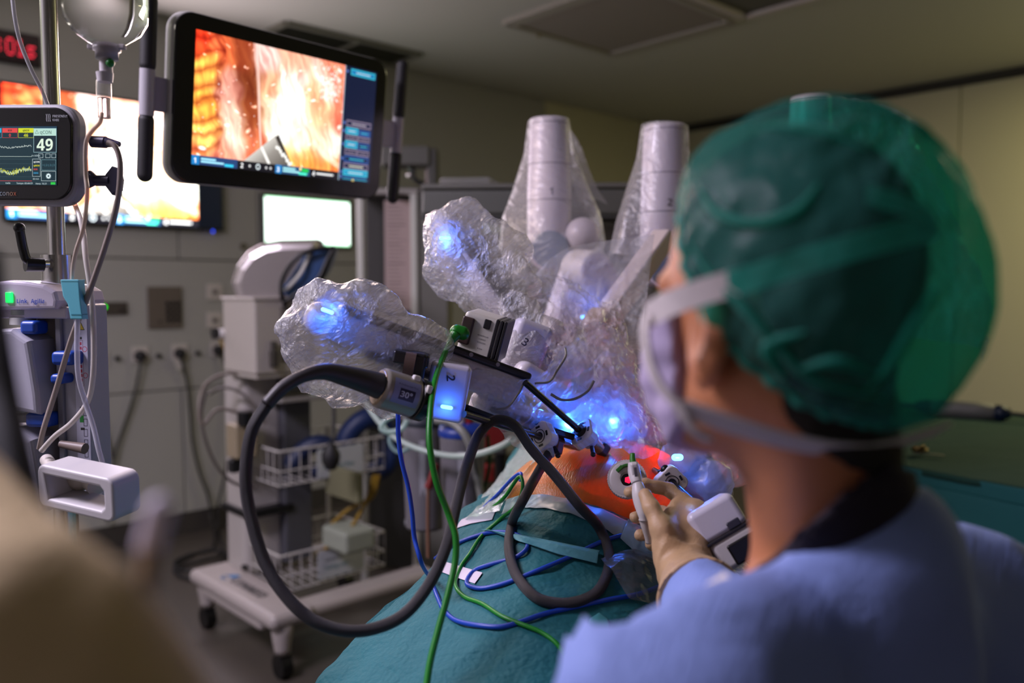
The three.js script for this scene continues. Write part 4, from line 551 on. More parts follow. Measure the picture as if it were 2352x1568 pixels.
// film bag: smooth union of flattened balls given as [px, py, depth, radius px], creased
function bagGeo(balls, { flat = .55, k = .022, amp = .0085, fr = 15, cell = .0042, off = 0, planes = 22 } = {}) {
  seed = 1000 + off * 77;
  const b = balls.map(([x, y, d, r]) => { const n = []; for (let i = 0; i < planes; i++) { const z = 1 - 2 * (i + .5) / planes, a = i * 2.39996 + rnd() * .9, q = Math.sqrt(1 - z * z); n.push([Math.cos(a) * q, z + rr(-.15, .15), Math.sin(a) * q, rr(.84, 1.0)]); } return { p: P(x, y, d), r: r * d / FPX, n }; });
  const mn = V(9, 9, 9), mx = V(-9, -9, -9); for (const { p, r } of b) { mn.min(p.clone().subScalar(r + .025)); mx.max(p.clone().addScalar(r + .025)); }
  return iso((x, y, z) => { let s = 9; for (const { p, r, n } of b) { const dx = x - p.x, dy = y - p.y, dz = (z - p.z) / flat; let m = Math.hypot(dx, dy, dz) - r * 1.06; if (m < .03) for (const [a, c, e, o] of n) { const v = dx * a + dy * c + dz * e - r * o; if (v > m) m = v; } s = smin(s, m, k); } if (s > .04) return s; return s - amp * ridge(x * fr + off, y * fr, z * fr * .7, 3) - amp * .9 * noise(x * 9, y * 9 + off, z * 9); }, mn, mx, cell);
}
const digit = (name, txt, size, parent, pos, quat) => { const g = new THREE.PlaneGeometry(size, size), t = canvasTex(96, 96, (c, w, h) => { c.fillStyle = '#30303c'; c.font = 'bold 88px sans-serif'; c.textAlign = 'center'; c.fillText(txt, w / 2, h * .84); }); const o = obj(name, place(g, pos, quat), mat(0xffffff, .5, { map: t, transparent: true }), parent, true); return o; };

// --- arm 2 with the endoscope
let arm2, arm3;
{
  const a = P(740, 738, 1.292), b = P(1190, 900, 1.41), q = axisQ(a, b), L = a.distanceTo(b), t = thing('robot_manipulator', 'white robot arm marked 2 with black rail carrying the endoscope', 'robot arm', midp(a, b), q); arm2 = t;
  obj('beam', box(L, .052, .06, [0, 0, 0], null, .014, 4), robW, t);
  obj('beam_nose', box(.05, .05, .055, [-L / 2 - .004, .004, 0], null, .022, 4), robW, t);
  obj('top_rail', box(L * .96, .014, .05, [.01, .0295, .006], null, .005, 2), robD, t);
  obj('lower_slot', box(L * .5, .012, .02, [-.01, -.024, .026], null, .004, 2), mat(0x3a3842, .4), t);
  for (let k = 0; k < 6; k++) obj('rail_screw', cyl(.0035, .0035, .006, [-L * .38 + k * L * .14, .031, .031], [Math.PI / 2, 0, 0], 8), robG, t);
  led(t, P(752, 714, 1.24), q, .02, .006, .011, 'end_light');
  // far section towards the patient
  const c = P(1085, 925, 1.4), d = P(1330, 1005, 1.5);
  obj('front_link', box(c.distanceTo(d), .05, .05, midp(c, d), axisQ(c, d), .016, 4), robW, t, true);
  obj('front_groove', box(c.distanceTo(d) * .7, .01, .01, midp(c, d).add(V(0, .004, .024)), axisQ(c, d), .003, 1), mat(0x2c2a38, .4), t, true);
  // carriage
  const cp = P(1027, 896, 1.31), cq = axisQ(P(990, 888, 1.31), P(1070, 902, 1.315));
  const car = obj('carriage', box(.064, .09, .066, cp, cq, .008, 3), mat(0xcfcada, .35), t, true);
  obj('carriage_adapter', [box(.03, .074, .05, P(952, 862, 1.275), cq, .006, 2), box(.055, .02, .05, P(945, 822, 1.275), cq, .004, 2)], robD, car, true);
  obj('adapter_wheel', place(cyl(.021, .021, .016, [0, 0, 0], [0, 0, Math.PI / 2]), P(940, 840, 1.25), cq), mat(0x4c3a34, .5), car, true);
  digit('arm_number', '2', .02, car, P(1036, 868, 1.274), cq.clone().multiply(new THREE.Quaternion().setFromEuler(new THREE.Euler(0, 0, -1.35))));
  led(t, P(1026, 935, 1.27), cq, .019, .006, .0032, 'carriage_light');
}
{ // endoscope
  const a = P(868, 888, 1.185), b = P(952, 914, 1.215), q = axisQ(a, b), t = thing('endoscope', 'grey metal endoscope head labelled 30 degrees with thick grey cable', 'endoscope', midp(a, b), q), L = a.distanceTo(b), R = .0295;
  const rotX = [0, 0, -Math.PI / 2];
  obj('head', lathe([[R * .85, -L / 2], [R * .98, -L / 2 + .004], [R, -L / 2 + .008], [R, L / 2 - .004], [R * .97, L / 2], [0, L / 2]], null, rotX, 48), mat(0x958f88, .34, { metalness: .35 }), t);
  obj('end_cap', lathe([[0, -L / 2 - .001], [R * .8, -L / 2 - .001], [R * .9, -L / 2 + .001], [R * .9, -L / 2 + .004]], null, rotX, 40), mat(0xa8937a, .3, { metalness: .7 }), t);
  obj('collar', lathe([[0, L / 2], [R * 1.03, L / 2], [R * 1.05, L / 2 + .004], [R * 1.05, L / 2 + .016], [R * .9, L / 2 + .02], [0, L / 2 + .02]].map(([x, y]) => [x, y]), null, rotX, 40), M.black, t);
  obj('latch', [box(.012, .009, .01, [L / 2 - .012, R * .95, .012], null, .003), box(.008, .012, .008, [L / 2 + .006, R * .6, .026], null, .002)], mat(0xd4cfc8, .35), t);
  const w = .042, h = .037;
  const tex = canvasTex(256, 256, (c, W_, H_) => { c.fillStyle = '#7f84b4'; c.fillRect(0, 0, W_, H_); c.fillStyle = '#15123c'; c.fillRect(60, 96, 150, 110); c.fillStyle = '#c8ccea'; c.font = 'bold 78px sans-serif'; c.fillText('30°', 70, 178); c.fillStyle = '#2a2a50'; c.font = '24px sans-serif'; c.fillText('® Endoscope Plus', 34, 66); });
  const lm = obj('label_plate', place(new THREE.PlaneGeometry(w, h, 1, 10).translate(0, 0, 0), [0, 0, 0]), mat(0xffffff, .35, { map: tex }), t);
  { const p = lm.geometry.attributes.position; for (let i = 0; i < p.count; i++) { const an = p.getY(i) / R + .12; p.setXYZ(i, p.getX(i) + .003, Math.sin(an) * (R + .0006), Math.cos(an) * (R + .0006)); } lm.geometry.computeVertexNormals(); }
  const hose = mat(0x2a272b, .55, { bump: rep(grainTex, 30), bumpN: .0006 });
  obj('strain_relief', sweep([P(878, 888, 1.18), P(840, 876, 1.17), P(790, 862, 1.15), P(745, 853, 1.13), P(700, 862, 1.11), P(650, 890, 1.095), P(612, 930, 1.085)], (s) => .0185 - .0105 * Math.min(1, s * 1.5) + .0008, 50, 18), mat(0x2a272b, .5), t, true);
  // the cable itself is swept further below once the drape exists
  t.userData.hose = hose; globalThis.endoscopeThing = t;
  obj('shaft', between(P(1066, 951, 1.275), P(1250, 1006, 1.405), .0056), mat(0x5c5a60, .3, { metalness: .8 }), t, true);
}
solo('guide_rod', between(P(1070, 938, 1.33), P(1215, 992, 1.41), .007, .006), M.black, 'black guide rod above the endoscope shaft', 'rod');
solo('arm_drape', bagGeo([[705, 775, 1.26, 60], [760, 735, 1.28, 88], [760, 830, 1.28, 92], [840, 740, 1.29, 85], [850, 850, 1.3, 82], [930, 790, 1.31, 75], [985, 800, 1.33, 55], [900, 905, 1.3, 48], [790, 895, 1.27, 40]], { off: 3 }), filmMilky, 'puffed milky film sleeve over the end of arm 2', 'film sleeve');

// --- arm 3 with the scissors instrument
{
  const a = P(1008, 520, 1.72), b = P(1285, 905, 1.58), q = axisQ(a, b), L = a.distanceTo(b), t = thing('robot_manipulator', 'white robot arm marked 3 slanting down with scissors instrument', 'robot arm', midp(a, b), q); arm3 = t;
  obj('beam', box(L, .058, .062, [0, 0, 0], null, .016, 4), robW, t);
  obj('top_rail', box(L * .9, .012, .045, [.01, .033, .0], null, .004, 2), robD, t);
  obj('joint_block', box(.1, .07, .075, [-L * .3, -.01, .0], null, .02, 4), robG, t);
  obj('beam_nose', box(.06, .055, .058, [-L / 2, .005, 0], null, .024, 4), robW, t);
  for (let k = 0; k < 7; k++) obj('rail_screw', cyl(.004, .004, .008, [-L * .1 + k * L * .07, .04, .01], null, 8), robD, t);
  led(t, P(1022, 547, 1.585), new THREE.Quaternion(), .022, .007, .014, 'end_light');
  const cp = P(1208, 798, 1.545), cq = axisQ(P(1170, 780, 1.46), P(1240, 806, 1.47));
  const car = obj('carriage', box(.07, .1, .06, cp, cq, .012, 3), mat(0xbdb8c4, .4), t, true);
  digit('arm_number', '3', .022, car, P(1207, 785, 1.488), cq.clone().multiply(new THREE.Quaternion().setFromEuler(new THREE.Euler(0, 0, -.25))));
  led(t, P(1173, 856, 1.415), axisQ(P(1160, 850, 1.4), P(1186, 862, 1.4)), .019, .007, .022, 'carriage_light');
  const c = P(1180, 850, 1.5), d = P(1420, 1000, 1.56);
  obj('front_link', box(c.distanceTo(d), .055, .05, midp(c, d), axisQ(c, d), .018, 4), robW, t, true);
}
{ // scissors instrument
  const c0 = P(1106, 771, 1.39), q = new THREE.Quaternion().setFromEuler(new THREE.Euler(.05, -.22, -.27)), t = thing('instrument', 'white instrument box with brown plug panel and dark grooved edge', 'instrument', c0, q);
  obj('case', box(.068, .072, .07, [0, 0, -.02], null, .008, 4), mat(0xc8c4bc, .35), t);
  obj('plug_panel', box(.02, .046, .01, [-.024, .004, .016], [0, 0, 0], .003, 2), mat(0x3a2826, .4), t);
  for (const x of [.024, .031, .038]) obj('grooved_edge', box(.006, .07, .062, [x, .002, -.014], null, .0022, 2), robD, t);
  obj('window', box(.012, .016, .004, [.008, .024, .0155], [0, 0, 0], .002, 2), robD, t);
  print('lettering', .02, .034, 160, (c, w, h) => { c.fillStyle = '#4a4650'; c.font = `${h * .1}px sans-serif`; c.textAlign = 'center'; c.translate(w / 2, h / 2); ['MONOPOLAR', 'CURVED', 'SCISSORS'].forEach((s, i) => c.fillText(s, 0, -h * .28 + i * h * .17, w * .95)); c.fillText('8 mm', 0, h * .36); }, t, [.006, -.008, .0154], null, { alpha: true });
  obj('foot', box(.07, .012, .06, [.0, -.04, -.02], null, .005, 2), mat(0x24242e, .35), t);
  obj('shaft', between(P(1206, 878, 1.36), P(1347, 1003, 1.44), .0056), M.black, t, true);
}
solo('arm_drape', bagGeo([[1040, 530, 1.62, 62], [1075, 500, 1.64, 40], [1045, 620, 1.62, 68], [1120, 580, 1.63, 75], [1175, 570, 1.64, 48], [1110, 665, 1.6, 62], [1180, 650, 1.6, 55], [1195, 720, 1.57, 48], [1245, 775, 1.55, 50], [1200, 800, 1.53, 50], [1290, 830, 1.53, 40]], { off: 9 }), filmMilky, 'large milky film sleeve over the head of arm 3', 'film sleeve');
// --- towers
function tower(px, y0, y1, d, r0, label, num) {
  const a = P(px, y0, d), t = thing('robot_manipulator', label, 'robot arm', V(a.x, P(px, y1, d).y, a.z)), h = a.y - P(px, y1, d).y;
  obj('tower', lathe([[0, 0], [r0 * .9, 0], [r0 * 1.15, .02], [r0 * 1.15, h * .45], [r0 * 1.02, h - .012], [r0 * .98, h], [0, h]], null, null, 40), robW, t);
  for (const y of [h * .36, h * .64]) obj('seam_ring', place(new THREE.TorusGeometry(r0 * (y < h * .45 ? 1.152 : 1.1), .0016, 6, 48), [0, y, 0], [Math.PI / 2, 0, 0]), mat(0x77727a, .5), t);
  obj('top_ring', place(new THREE.TorusGeometry(r0 * 1.0, .002, 6, 48), [0, h - .016, 0], [Math.PI / 2, 0, 0]), mat(0x6a656c, .5), t);
  obj('joint_disc', place(cyl(r0 * .95, r0 * .95, .02, [0, 0, 0], [Math.PI / 2, 0, 0], 32), [.0, -.01, r0 * 1.02]), mat(0x6f7f90, .4), t);
  obj('joint_barrel', place(cyl(r0 * 1.1, r0 * 1.1, r0 * 2, [0, 0, 0], [Math.PI / 2, 0, 0], 32), [.0, -.01, 0]), robW, t);
  if (num) print('arm_number', .03, .03, 64, (c, w, hh) => { c.fillStyle = '#3a363e'; c.font = 'bold 58px sans-serif'; c.textAlign = 'center'; c.fillText(num, w / 2, 52); }, t, [0.004, h * .42, r0 * 1.165], null, { alpha: true });
  return t;
}
const t1 = tower(1262, 274, 566, 2.35, .055, 'upright robot arm tower marked 1 inside a clear film cone', '1');
{ const w1 = P(1290, 620, 2.3);
  obj('elbow_link', slab(.1, .21, .1, .049, .012).applyQuaternion(new THREE.Quaternion().setFromEuler(new THREE.Euler(.1, .55, .72))).translate(...P(1345, 650, 2.2).toArray()), mat(0xb5b0b0, .4), t1, true);
  obj('elbow_arm', box(.09, .26, .09, P(1305, 690, 2.22), new THREE.Quaternion().setFromEuler(new THREE.Euler(0, .3, -.35)), .03, 4), robW, t1, true);
  for (const [x, y] of [[1376, 608], [1357, 640]]) obj('screw', sph(.004, P(x, y, 2.1), 8), robD, t1, true);
  const a = P(1335, 540, 2.3), b = P(1330, 600, 2.26); obj('shoulder_knob', sph(.05, P(1338, 540, 2.33), 20), robW, t1, true);
}
const t2 = tower(1527, 288, 600, 2.25, .056, 'upright robot arm tower marked 2 beside the green cap', '2');
{ const a = P(1525, 545, 2.1), b = P(1362, 775, 1.78); obj('forearm_bar', box(a.distanceTo(b), .05, .05, midp(a, b), axisQ(b, a), .008, 3), mat(0xc2b6b4, .4), t2, true);
  led(t2, P(1340, 728, 1.86), new THREE.Quaternion(), .014, .01, .03, 'joint_light');
  obj('bar_end', box(.06, .06, .06, P(1378, 745, 1.79), axisQ(b, a), .012, 3), mat(0xb8a8a4, .4), t2, true); }
const t3 = tower(1862, 224, 640, 2.5, .058, 'upright robot arm tower behind the green cap with crumpled film', null);
// film round the towers
const cone = (pts, rp, d, off, label) => solo('arm_drape', sweep(pts.map(([x, y]) => P(x, y, d)), (t) => { const k = t * (rp.length - 1), i = Math.min(rp.length - 2, Math.floor(k)); return (rp[i] + (rp[i + 1] - rp[i]) * (k - i)) * d / FPX; }, 60, 72, (a, t, p) => 1 + (.02 + .1 * t) * Math.sin(a * 5 + off + 2 * t) * (.4 + t) * .6 + .05 * t * ridge(Math.cos(a) * 2 + off, Math.sin(a) * 2, t * 4, 3), false), filmClear, label, 'film sleeve');
cone([[1261, 278], [1262, 340], [1265, 420], [1268, 500], [1272, 580], [1280, 640]], [48, 58, 82, 108, 114, 92], 2.35, 1, 'clear film cone flaring down from the tower marked 1');
cone([[1527, 292], [1520, 380], [1505, 460], [1490, 540], [1480, 600]], [54, 60, 70, 80, 84], 2.25, 4, 'clear film sleeve hanging from the tower marked 2');
solo('arm_drape', patch([[P(1890, 222, 2.45), P(1960, 240, 2.5), P(2040, 258, 2.5), P(2106, 284, 2.5)], [P(1885, 262, 2.45), P(1960, 270, 2.46), P(2040, 290, 2.48), P(2098, 310, 2.5)], [P(1885, 330, 2.45), P(1980, 360, 2.46), P(2090, 400, 2.48), P(2150, 430, 2.5)], [P(1900, 520, 2.45), P(2060, 540, 2.46), P(2240, 640, 2.48), P(2262, 700, 2.5)], [P(1960, 760, 2.45), P(2120, 780, 2.46), P(2235, 800, 2.48), P(2250, 830, 2.5)]], 60, 60, (u, v, p) => .022 * ridge(p.x * 14, p.y * 14, p.z * 9, 3)), film, 'crumpled glossy film over the tower behind the green cap', 'film sleeve');
solo('arm_drape', patch([[P(1300, 290, 2.5), P(1330, 330, 2.5), P(1345, 370, 2.5)], [P(1305, 380, 2.5), P(1340, 400, 2.5), P(1370, 430, 2.5)], [P(1330, 470, 2.5), P(1365, 460, 2.5), P(1395, 470, 2.5)]], 20, 24, (u, v, p) => .015 * ridge(p.x * 14, p.y * 14, 1, 3)), film, 'folded film wing behind the tower marked 1', 'film sleeve');
{ // boom
  const a = P(985, 470, 3.2), b = P(1560, 468, 3.0), t = thing('robot_boom', 'dark grey horizontal boom of the surgical robot above the arms', 'robot boom', midp(a, b), axisQ(a, b)), L = a.distanceTo(b);
  obj('beam', box(L, .1, .18, [0, 0, 0], null, .015, 3), mat(0x45463f, .5), t); obj('top_plate', box(L, .02, .2, [0, .058, 0], null, .006), mat(0x55544c, .5), t); obj('lower_lip', box(L, .014, .19, [0, -.054, 0], null, .004), mat(0x23241f, .5), t);
  obj('loose_film', place(box(.2, .03, .14, [0, 0, 0], null, .012, 4), [-L * .33, .08, 0]), film, t);
  obj('column', box(.3, 1.5, .3, [.25, -.8, -.32], null, .04, 3), mat(0x6c6b64, .5), t);
}
{ const t = thing('warning_plate', 'small orange warning plate on a pale box under the boom', 'plate', P(1140, 490, 3.1)); obj('box', box(.1, .12, .08, [.0, -.02, -.03], null, .01), mat(0x9fb0a0, .5), t); obj('plate', box(.03, .05, .004, [-.028, -.005, .013], null, 0), mat(0x9c5c10, .5), t); }
// --- cannulas
function cannula(head, from, tip, label) {
  const ax = from.clone().sub(head).normalize(), q = frame(ax), t = thing('cannula', label, 'cannula', head, q), lob = [];
  for (let i = 0; i <= 60; i++) { const a = i / 60 * Math.PI * 2; lob.push([Math.cos(a) * (.0222 + .003 * Math.max(-.6, Math.cos(a * 4))), Math.sin(a) * (.0222 + .003 * Math.max(-.6, Math.cos(a * 4)))]); } lob.pop();
  obj('seal_head', prism(lob, .014, .0022).translate(0, 0, -.007), mat(0xe2dcde, .4), t);
  obj('seal_ring', place(new THREE.TorusGeometry(.0115, .0007, 6, 36), [0, 0, .0095]), robD, t);
  obj('seal_hole', cyl(.0072, .0072, .003, [0, 0, .0085], [Math.PI / 2, 0, 0], 20), M.black, t);
  for (let k = 0; k < 4; k++) { const a = .5 + k * Math.PI / 2; obj('slot_mark', box(.0085, .0034, .002, [Math.cos(a) * .0165, Math.sin(a) * .0165, .0094], [0, 0, a + Math.PI / 2], 0), M.black, t); }
  obj('seal_body', cyl(.015, .0165, .014, [0, 0, -.015], [Math.PI / 2, 0, 0]), mat(0xb9b4c0, .4), t);
  obj('steel_hub', cyl(.0105, .012, .026, [0, 0, -.034], [-Math.PI / 2, 0, 0]), M.steel, t);
  obj('side_port', [between(V(.012, -.012, -.02), V(.022, -.022, -.02), .004), sph(.005, [.024, -.024, -.02], 10)], robD, t);
  const len = head.distanceTo(tip); obj('tube', between(V(0, 0, -.04), V(0, 0, -len), .0062, .0055), M.steel, t);
  return t;
}
{ const h = P(1247, 1004, 1.405), fr = P(1066, 951, 1.275), dir = h.clone().sub(fr).normalize(), t = cannula(h, fr, h.clone().addScaledVector(dir, .1), 'white cannula head on the endoscope shaft above the belly');
  obj('hub_block', box(.02, .026, .02, P(1278, 1026, 1.42), frame(dir), .005), mat(0x6a3a1c, .5), t, true); obj('latch_bar', box(.045, .012, .016, P(1292, 996, 1.43), axisQ(P(1270, 990, 1.42), P(1310, 1002, 1.44)), .003), robD, t, true);
  obj('hose_barb', [between(P(1262, 1030, 1.4), P(1268, 1048, 1.39), .0065, .005)], mat(0xaab4c4, .3), t, true); }
{ const h = P(1341, 997, 1.44), fr = P(1206, 878, 1.36), dir = h.clone().sub(fr).normalize(), t = cannula(h, fr, h.clone().addScaledVector(dir, .12), 'white cannula head on the black scissors shaft');
  obj('hub_block', box(.026, .022, .02, P(1382, 1030, 1.47), frame(dir), .005), mat(0x4a2c1c, .5), t, true); obj('hex_collar', between(P(1328, 985, 1.43), P(1338, 994, 1.436), .01), robD, t, true); }
{ const h = P(1540, 1106, 1.36), fr = P(1612, 1158, 1.2), t = cannula(h, fr, h.clone().addScaledVector(h.clone().sub(fr).normalize(), .1), 'white cannula head beside the gloved hand and arm 4');
  obj('valve', [sph(.008, P(1528, 1078, 1.36), 12), between(P(1528, 1078, 1.36), P(1513, 1084, 1.37), .003)], M.black, t, true); }
// --- arm 4 low on the right
{
  const c0 = P(1652, 1208, 1.2), q = new THREE.Quaternion().setFromEuler(new THREE.Euler(-.25, -.1, .52)), t = thing('robot_manipulator', 'low robot arm with instrument box showing a black end panel', 'robot arm', c0, q);
  const k = 1.2 / FPX;
  obj('housing', box(.075, .05, .07, [0, .012, -.01], null, .01, 4), mat(0xc6c2d0, .35), t);
  obj('end_box', box(.07, .046, .075, [.004, -.035, -.006], null, .009, 4), mat(0xc9c4c2, .35), t);
  obj('seam', box(.078, .004, .078, [.002, -.0125, -.006], null, .001, 1), robD, t);
  obj('end_panel', box(.045, .03, .006, [.012, -.04, .033], null, .004, 2), M.black, t);
  obj('window', box(.02, .011, .004, [.016, -.004, .031], null, .002, 2), mat(0x30303c, .3), t);
  obj('front_link', box(.07, .12, .07, P(1610, 1100, 1.5), new THREE.Quaternion().setFromEuler(new THREE.Euler(0, .3, .6)), .02, 4), robW, t, true);
  obj('shaft', between(P(1540, 1106, 1.36), P(1620, 1172, 1.215), .0052), M.black, t, true);
  led(t, P(1584, 1164, 1.225), new THREE.Quaternion(), .012, .011, .0016, 'side_light');
  led(t, P(1556, 1050, 1.4), new THREE.Quaternion(), .02, .012, .014, 'link_light');
}
solo('arm_drape', bagGeo([[1545, 1055, 1.46, 34], [1590, 1060, 1.48, 45], [1640, 1070, 1.5, 55], [1640, 1110, 1.46, 45], [1690, 1060, 1.55, 60], [1600, 1105, 1.48, 35]], { off: 17, amp: .006, fr: 26 }), film, 'crinkled blue-lit film sleeve over arm 4 beside the hand', 'film sleeve');
solo('arm_drape', patch([[P(1560, 1170, 1.28), P(1600, 1240, 1.24), P(1660, 1300, 1.2), P(1720, 1330, 1.2)], [P(1600, 1180, 1.34), P(1640, 1250, 1.3), P(1690, 1300, 1.28), P(1730, 1310, 1.26)], [P(1640, 1170, 1.4), P(1680, 1240, 1.36), P(1720, 1280, 1.34), P(1760, 1290, 1.32)]], 40, 30, (u, v, p) => .012 * ridge(p.x * 20, p.y * 20, p.z * 12, 3)), film, 'loose film hanging below the low instrument box', 'film sleeve');
// --- joined film skirts between arms and patient, with lights glowing through
const skirt = (rows, nu, nv, amp, fr, off, label) => solo('arm_drape', patch(rows.map((r) => r.map(([x, y, d]) => P(x, y, d))), nu, nv, (u, v, p) => amp * ridge(p.x * fr + off, p.y * fr, p.z * fr * .6, 4)), film, label, 'film sleeve');
skirt([[[1060, 840, 1.36], [1140, 850, 1.36], [1210, 868, 1.38], [1290, 800, 1.44], [1360, 740, 1.5], [1420, 760, 1.52]], [[1070, 880, 1.35], [1150, 890, 1.36], [1220, 900, 1.4], [1300, 850, 1.45], [1380, 820, 1.5], [1445, 840, 1.52]], [[1085, 925, 1.36], [1160, 940, 1.38], [1240, 950, 1.43], [1320, 930, 1.47], [1400, 900, 1.5], [1465, 900, 1.52]], [[1120, 960, 1.4], [1180, 990, 1.43], [1250, 1000, 1.46], [1330, 985, 1.49], [1415, 980, 1.5], [1490, 960, 1.52]], [[1165, 1000, 1.43], [1200, 1030, 1.45], [1260, 1020, 1.48], [1345, 1010, 1.51], [1430, 1035, 1.47], [1530, 1010, 1.52]]], 150, 110, .011, 20, 2, 'wide clear film skirt between the arms and the patient glowing blue');
skirt([[[1200, 640, 1.62], [1290, 640, 1.66], [1370, 690, 1.66], [1420, 700, 1.66]], [[1220, 720, 1.56], [1310, 730, 1.58], [1390, 760, 1.58], [1440, 780, 1.6]], [[1260, 800, 1.5], [1340, 820, 1.52], [1420, 840, 1.53], [1470, 880, 1.55]], [[1330, 900, 1.47], [1390, 930, 1.47], [1440, 940, 1.49], [1495, 960, 1.53]], [[1370, 980, 1.45], [1420, 1030, 1.43], [1470, 1056, 1.43], [1545, 1010, 1.52]]], 110, 110, .012, 24, 31, 'crumpled film sheet gathered over the front link of arm 3');
skirt([[[1225, 640, 1.85], [1290, 580, 1.9], [1380, 560, 1.95], [1500, 545, 2.0]], [[1230, 700, 1.8], [1300, 660, 1.85], [1390, 650, 1.88], [1490, 640, 1.9]], [[1270, 760, 1.72], [1340, 760, 1.75], [1420, 760, 1.78], [1480, 740, 1.8]], [[1340, 840, 1.62], [1400, 840, 1.64], [1440, 850, 1.66], [1480, 840, 1.68]]], 70, 60, .012, 12, 51, 'loose clear film over the elbow and forearm bar');
for (const [x, y, d, g] of [[1240, 946, 1.455, arm2], [1308, 972, 1.47, arm3], [1408, 966, 1.5, arm3]]) led(g, P(x, y, d), new THREE.Quaternion(), .013, .01, .02, 'link_light');
const seamMat = mat(0x9a968c, .45, { transmission: .3 });
line('film_seam', [P(1230, 880, 1.36), P(1262, 876, 1.38), P(1280, 850, 1.4), P(1300, 815, 1.42), P(1298, 800, 1.43)], .0022, seamMat, 'curled film ribbon hanging under the carriage of arm 3', 'film ribbon');
line('film_seam', [P(1140, 940, 1.34), P(1165, 935, 1.34), P(1190, 905, 1.35), P(1202, 882, 1.37)], .0022, seamMat, 'curled film ribbon beside the front of arm 2', 'film ribbon');
line('film_seam', [P(1265, 905, 1.4), P(1290, 918, 1.4), P(1320, 916, 1.41), P(1350, 898, 1.42), P(1364, 875, 1.43)], .0025, seamMat, 'looped film ribbon hanging over the film skirt', 'film ribbon');
// ---------------------------------------------------------------- patient, drapes and cables
const drapeMat = mat(0x0c6068, .75, { bump: rep(clothTex, 2.2), bumpN: .012, sheen: .3, sheenColor: 0x6fb0b4, sheenRoughness: .6 });
let bellyMesh;
const belly = P(1385, 1150, 1.56);
{
  const c = belly, A = V(.18, .112, .175);
  const g = iso((x, y, z) => { const dx = (x - c.x) / A.x, dy = (y - c.y) / A.y, dz = (z - c.z) / A.z, k = Math.hypot(dx, dy, dz); if (k > 1.6 || k < .4) return (k - 1) * .1; return (k - 1) * k / Math.hypot(dx / A.x, dy / A.y, dz / A.z) * 1 - .004 * noise(x * 14, y * 14, z * 14) - .008 * noise(x * 6, y * 6, z * 6) + .012 * Math.exp(-((x - c.x + .02) ** 2 + (z - c.z + .06) ** 2) / .0006) - .010 * Math.exp(-((x - c.x - .0) ** 2 + (z - c.z + .1) ** 2) / .002); }, V(c.x - .2, c.y - .13, c.z - .24), V(c.x + .2, c.y + .14, c.z + .24), .006);
  const t = thing('person', 'patient whose bare orange-stained belly shows between the drapes', 'person', V(c.x, c.y - .11, c.z));
  const skinTex = dataTex(256, tile((u, v) => .78 + .2 * fbm(u * 6, v * 6, 2, 5) + .1 * fbm(u * 40, v * 40, 7, 2)));
  bellyMesh = obj('body', g, mat(0xe68a20, .32, { map: rep(skinTex, 4), transmission: .3, thickness: 0, side: THREE.DoubleSide, bump: rep(grainTex, 12), bumpN: .0015 }), t, true);
  pointLight('endoscope_light', 0xff3018, .2, V(c.x + .115, c.y + .066, c.z - .07), 1);
}
const drape = (() => {
  const R = [
    [[1150, 1120, 1.07], [1190, 1120, 1.1], [1300, 1125, 1.13], [1400, 1150, 1.12], [1500, 1190, 1.1], [1660, 1220, 1.06]],
    [[1048, 1212, 1.10], [1160, 1166, 1.15], [1290, 1172, 1.18], [1400, 1200, 1.165], [1510, 1240, 1.14], [1690, 1265, 1.09]],
    [[1000, 1290, 1.06], [1120, 1245, 1.11], [1250, 1252, 1.135], [1400, 1280, 1.125], [1520, 1305, 1.1], [1710, 1330, 1.05]],
    [[930, 1370, 1.02], [1080, 1360, 1.07], [1220, 1370, 1.09], [1380, 1390, 1.08], [1540, 1400, 1.05], [1750, 1420, 1.0]],
    [[830, 1470, .98], [1000, 1480, 1.03], [1180, 1490, 1.05], [1360, 1500, 1.04], [1560, 1510, 1.0], [1800, 1530, .95]],
    [[735, 1590, .93], [930, 1610, .99], [1130, 1620, 1.01], [1340, 1630, 1.0], [1580, 1640, .96], [1850, 1660, .9]],
    [[560, 1830, .9], [830, 1860, .96], [1080, 1870, .98], [1320, 1880, .97], [1580, 1890, .93], [1880, 1900, .87]]];
  const rows = R.map((r) => { const p = r.map(([x, y, h]) => G(x, y, h)), l = p[0], e = p[5]; return [V(l.x - .05, .25, l.z - .02), V(l.x - .035, l.y - .25, l.z - .015), V(l.x - .018, l.y - .05, l.z - .008), ...p, V(e.x + .1, e.y - .2, e.z)]; });
  const g = patch(rows, 220, 150, (u, v, p) => .009 * ridge(p.x * 5 + 1, p.y * 5, p.z * 7, 3) + .004 * noise(p.x * 16, p.y * 16, p.z * 16) + (u < .3 ? .012 * Math.sin(p.z * 26) : 0) + .02 * Math.max(0, ridge(p.x * 2.2 + p.z * 2.6, p.y * 2, p.z * 1.3 - p.x * 1.8, 1) - .55));
  return solo('surgical_drape', g, drapeMat, 'teal surgical drape sloping over the patient with creases', 'drape');
})();
scene.updateMatrixWorld(true);
const rc = new THREE.Raycaster();
drape.material.side = THREE.DoubleSide;
const onDrape = (x, y, lift = .006) => { rc.set(EYE, ray(x, y).normalize()); const h = rc.intersectObject(drape)[0]; return h ? h.point.clone().add(V(0, lift, .001)) : null; };
const dense = (list) => list.flatMap((p, i) => i ? [[(list[i - 1][0] * 2 + p[0]) / 3, (list[i - 1][1] * 2 + p[1]) / 3], [(list[i - 1][0] + p[0] * 2) / 3, (list[i - 1][1] + p[1] * 2) / 3], p] : [p]);
const onAny = (x, y, lift = .003) => { rc.set(EYE, ray(x, y).normalize()); const h = rc.intersectObjects([drape, bellyMesh])[0]; return h ? h.point.clone().add(V(0, lift * .7, lift * .7)) : G(x, y, 1.15); };
